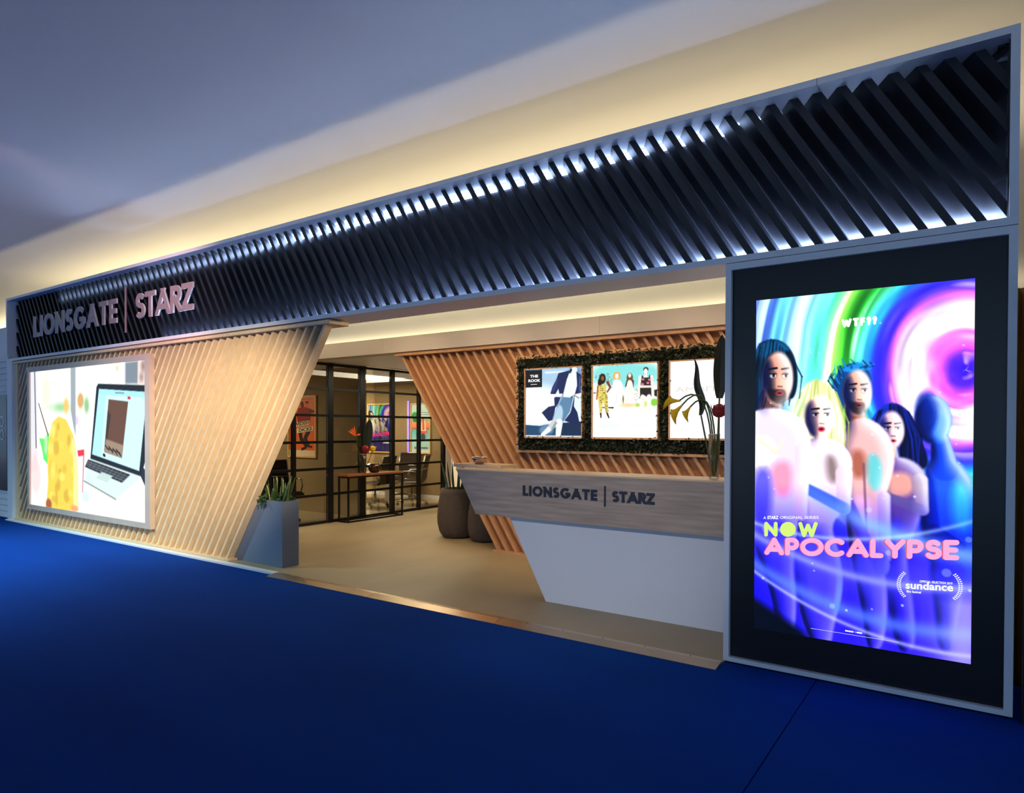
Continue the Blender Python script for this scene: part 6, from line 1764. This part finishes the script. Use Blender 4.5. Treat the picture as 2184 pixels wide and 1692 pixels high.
text_mesh('lettering', 'THE', x_ + 0.081 * ws_, z_ - 0.124 * ws_, 2.118, 0.042, M_WINK, p, bold=0.03, width=0.147 * ws_)
text_mesh('lettering', 'ROOK', x_ + 0.044 * ws_, z_ - 0.192 * ws_, 2.118, 0.042, M_WINK, p, bold=0.03, width=0.222 * ws_)
put('print_mark', *box(x_ + 0.092 * ws_, x_ + 0.207 * ws_, 2.118, 2.119, z_ - 0.234 * ws_, z_ - 0.227 * ws_), M_WINK, p)
lightbox('glowing poster of four standing women on a pale beach', 1, paint_beach, 140, 1.25)
t, p = lightbox('glowing white poster with faint grey lettering beside the desk vase', 2, paint_white, 24, 1.25)
text_mesh('lettering', 'AMBITI', lbx[2][0] + 0.05, 1.865, 2.118, 0.075, mat('faint_grey_ink', (190, 190, 190), 0.6, emit=(176, 178, 182), emit_s=1.0), p, width=0.46)

# ------------------------------------------------------------------ console table and its flowers
cs = thing('console_table', 'console table with walnut top on a thin black steel frame', 'table', (-8.2, 3.42, FZ))
cx0, cx1, cy0, cy1, cz = -8.33, -8.09, 2.82, 4.03, 0.765
put('table_top', *bbox_bev(cx0 - 0.005, cx1 + 0.005, cy0 - 0.005, cy1 + 0.005, cz - 0.032, cz, 0.003, 1), M_WALNUT, cs)
q = 0.012
for x in (cx0, cx1 - 2 * q):
    for y in (cy0, cy1 - 2 * q):
        put('leg', *box(x, x + 2 * q, y, y + 2 * q, FZ, cz - 0.033), M_FRAMEBLK, cs)
    put('rail', *box(x, x + 2 * q, cy0 + 2 * q, cy1 - 2 * q, FZ, FZ + 2 * q), M_FRAMEBLK, cs)
    put('rail', *box(x, x + 2 * q, cy0 + 2 * q, cy1 - 2 * q, cz - 0.033 - 2 * q, cz - 0.033), M_FRAMEBLK, cs)
for y in (cy0, cy1 - 2 * q):
    put('rail', *box(cx0 + 2 * q, cx1 - 2 * q, y, y + 2 * q, FZ, FZ + 2 * q), M_FRAMEBLK, cs)
    put('rail', *box(cx0 + 2 * q, cx1 - 2 * q, y, y + 2 * q, cz - 0.033 - 2 * q, cz - 0.033), M_FRAMEBLK, cs)
vc = (-8.2, 3.22, cz)
vase('clear glass vase of flowers on the walnut console table', *vc, 0.06, 0.31)
big_leaf('broad dark leaf standing in the console table vase', (-8.2, 3.23, cz + .03), (-8.19, 3.36, 1.64), 0.16, (0, 0, 0), 0, normal=(1, -.4, 0), stemlen=0.42)
big_leaf('shorter dark leaf leaning left in the console table vase', (-8.21, 3.21, cz + .03), (-8.2, 3.13, 1.54), 0.13, (0, -.02, 0), 0, normal=(1, .4, 0), stemlen=0.42)
bp_ = thing('bird_of_paradise', 'orange bird of paradise flower in the console table vase', 'flower', (-8.2, 3.2, cz + .03))
put('stem', *tube(stem_pts((-8.2, 3.21, cz + .03), (-8.2, 3.14, 1.15), (-8.2, 3.05, 1.38)), [0.007] * 11, 7), M_STEM, bp_, smooth=True)
put('beak', *blade((-8.2, 3.08, 1.36), (-8.19, 2.90, 1.42), 0.04, (0, 0, 0.01), 0.004, 6, (1, 0, .2), 0, lambda q: max(.04, 1 - q)), M_STEM, bp_)
for tz, ty in ((1.50, 2.98), (1.48, 2.94), (1.53, 3.02), (1.45, 2.90), (1.40, 3.16)):
    put('petal', *blade((-8.195, 3.05, 1.38), (-8.19, ty, tz), 0.03, (0.01, 0, 0), 0.002, 5, (1, .1, .1), 0, lambda q: max(.05, math.sin(math.pi * (q * .85 + .12)))), M_ORANGE, bp_)
protea('crimson flower head low in the console table vase', (-8.19, 3.22, cz + .03), (-8.17, 3.24, 1.10), 0.075)
protea('yellow flower head beside the crimson one in the console vase', (-8.2, 3.24, cz + .03), (-8.17, 3.40, 1.12), 0.055, M_YELLOW)
wb_ = put('round_bowl', *lathe([(0.04, 0), (0.075, 0.012), (0.10, 0.05), (0.105, 0.085), (0.085, 0.13), (0.055, 0.152), (0.05, 0.155), (0.046, 0.15), (0.08, 0.12), (0.095, 0.085), (0.06, 0.02), (0, 0.015)], -8.19, 3.47, cz, 28), M_BROWNGLASS, smooth=True)
tag(wb_, 'round shiny brown glass bowl on the walnut console table', 'bowl')

# ------------------------------------------------------------------ meeting room furniture
mt = thing('meeting_table', 'white meeting table in the lit room behind glass', 'table', (-10.7, 5.05, FZ))
put('table_top', *bbox_bev(-12.0, -9.80, 4.66, 5.56, 0.715, 0.75, 0.006, 1), M_WHITE, mt)
for x in (-11.9, -9.90):
    put('leg', *box(x, x + 0.06, 4.68, 4.76, FZ, 0.715), M_WHITE, mt); put('leg', *box(x, x + 0.06, 5.38, 5.46, FZ, 0.715), M_WHITE, mt)
def office_chair(label, x, y, rz):
    t = thing('office_chair', label, 'chair', (x, y, FZ), rz, group='dark mesh office chairs in the glass rooms')
    W_ = 0.25
    def shell(pts, wd, th):
        V, F = [], []
        for (py, pz_) in pts: V += [(-wd, py, pz_), (wd, py, pz_), (wd, py - th * 0.3, pz_ - th), (-wd, py - th * 0.3, pz_ - th)]
        for i in range(len(pts) - 1):
            a, b = i * 4, i * 4 + 4
            for k_ in range(4): F.append((a + k_, a + (k_ + 1) % 4, b + (k_ + 1) % 4, b + k_))
        F += [(3, 2, 1, 0), tuple(range(len(pts) * 4 - 4, len(pts) * 4))]
        return V, F
    put('seat', *shell([(-0.26, 0.44), (-0.22, 0.47), (-0.1, 0.475), (0.1, 0.46), (0.2, 0.455)], W_, 0.025), M_LEATHER, t, world=False)
    put('backrest', *shell([(0.2, 0.46), (0.235, 0.50), (0.25, 0.62), (0.27, 0.75), (0.30, 0.88), (0.325, 0.95)], W_ * 0.96, 0.02), M_LEATHER, t, world=False)
    for s in (-1, 1):
        put('side_rail', *tube([(s * W_, -0.25, 0.45), (s * W_, 0.18, 0.455), (s * W_, 0.235, 0.5), (s * W_, 0.26, 0.70), (s * W_, 0.325, 0.96)], 0.012, 7), M_CHAIRM, t, world=False, smooth=True)
        ar = put('armrest', *tube([(s * 0.27, 0.24, 0.50), (s * 0.29, 0.2, 0.64), (s * 0.29, 0.05, 0.67), (s * 0.29, -0.1, 0.66), (s * 0.285, -0.15, 0.58), (s * 0.27, -0.12, 0.46)], 0.011, 7), M_CHAIRM, t, world=False, smooth=True)
    put('top_rail', *tube([(-W_, 0.325, 0.96), (W_, 0.325, 0.96)], 0.011, 7), M_CHAIRM, t, world=False, smooth=True)
    put('lumbar_rail', *tube([(-W_, 0.262, 0.70), (W_, 0.262, 0.70)], 0.011, 7), M_CHAIRM, t, world=False, smooth=True)
    put('column', *lathe([(0.028, 0.07), (0.028, 0.25), (0.018, 0.25), (0.018, 0.44), (0.06, 0.445)], 0, 0, 0, 14), M_CHAIRM, t, world=False, smooth=True)
    for k_ in range(5):
        a = 2 * math.pi * k_ / 5 + 0.3
        c, s = math.cos(a), math.sin(a)
        lg = put('base_leg', *tube([(0.02 * c, 0.02 * s, 0.12), (0.16 * c, 0.16 * s, 0.10), (0.29 * c, 0.29 * s, 0.075)], [0.022, 0.017, 0.012], 8), M_CHAIRM, t, world=False, smooth=True)
        V, F = tube([(0.29 * c - 0.018 * s, 0.29 * s + 0.018 * c, 0.032), (0.29 * c + 0.018 * s, 0.29 * s - 0.018 * c, 0.032)], 0.031, 12)
        put('caster', V, F, M_RUBBER, t, world=False, smooth=True)
    return t
office_chair('dark mesh office chair closest to the glass behind the console', -9.05, 5.26, math.radians(-60))
office_chair('dark mesh office chair left of the one closest to the glass', -9.32, 4.56, math.radians(-75))
office_chair('dark mesh office chair on the far side of the meeting table', -9.9, 5.86, math.radians(10))
office_chair('dark mesh office chair in the room with the orange poster', -9.05, 2.3, math.radians(80))
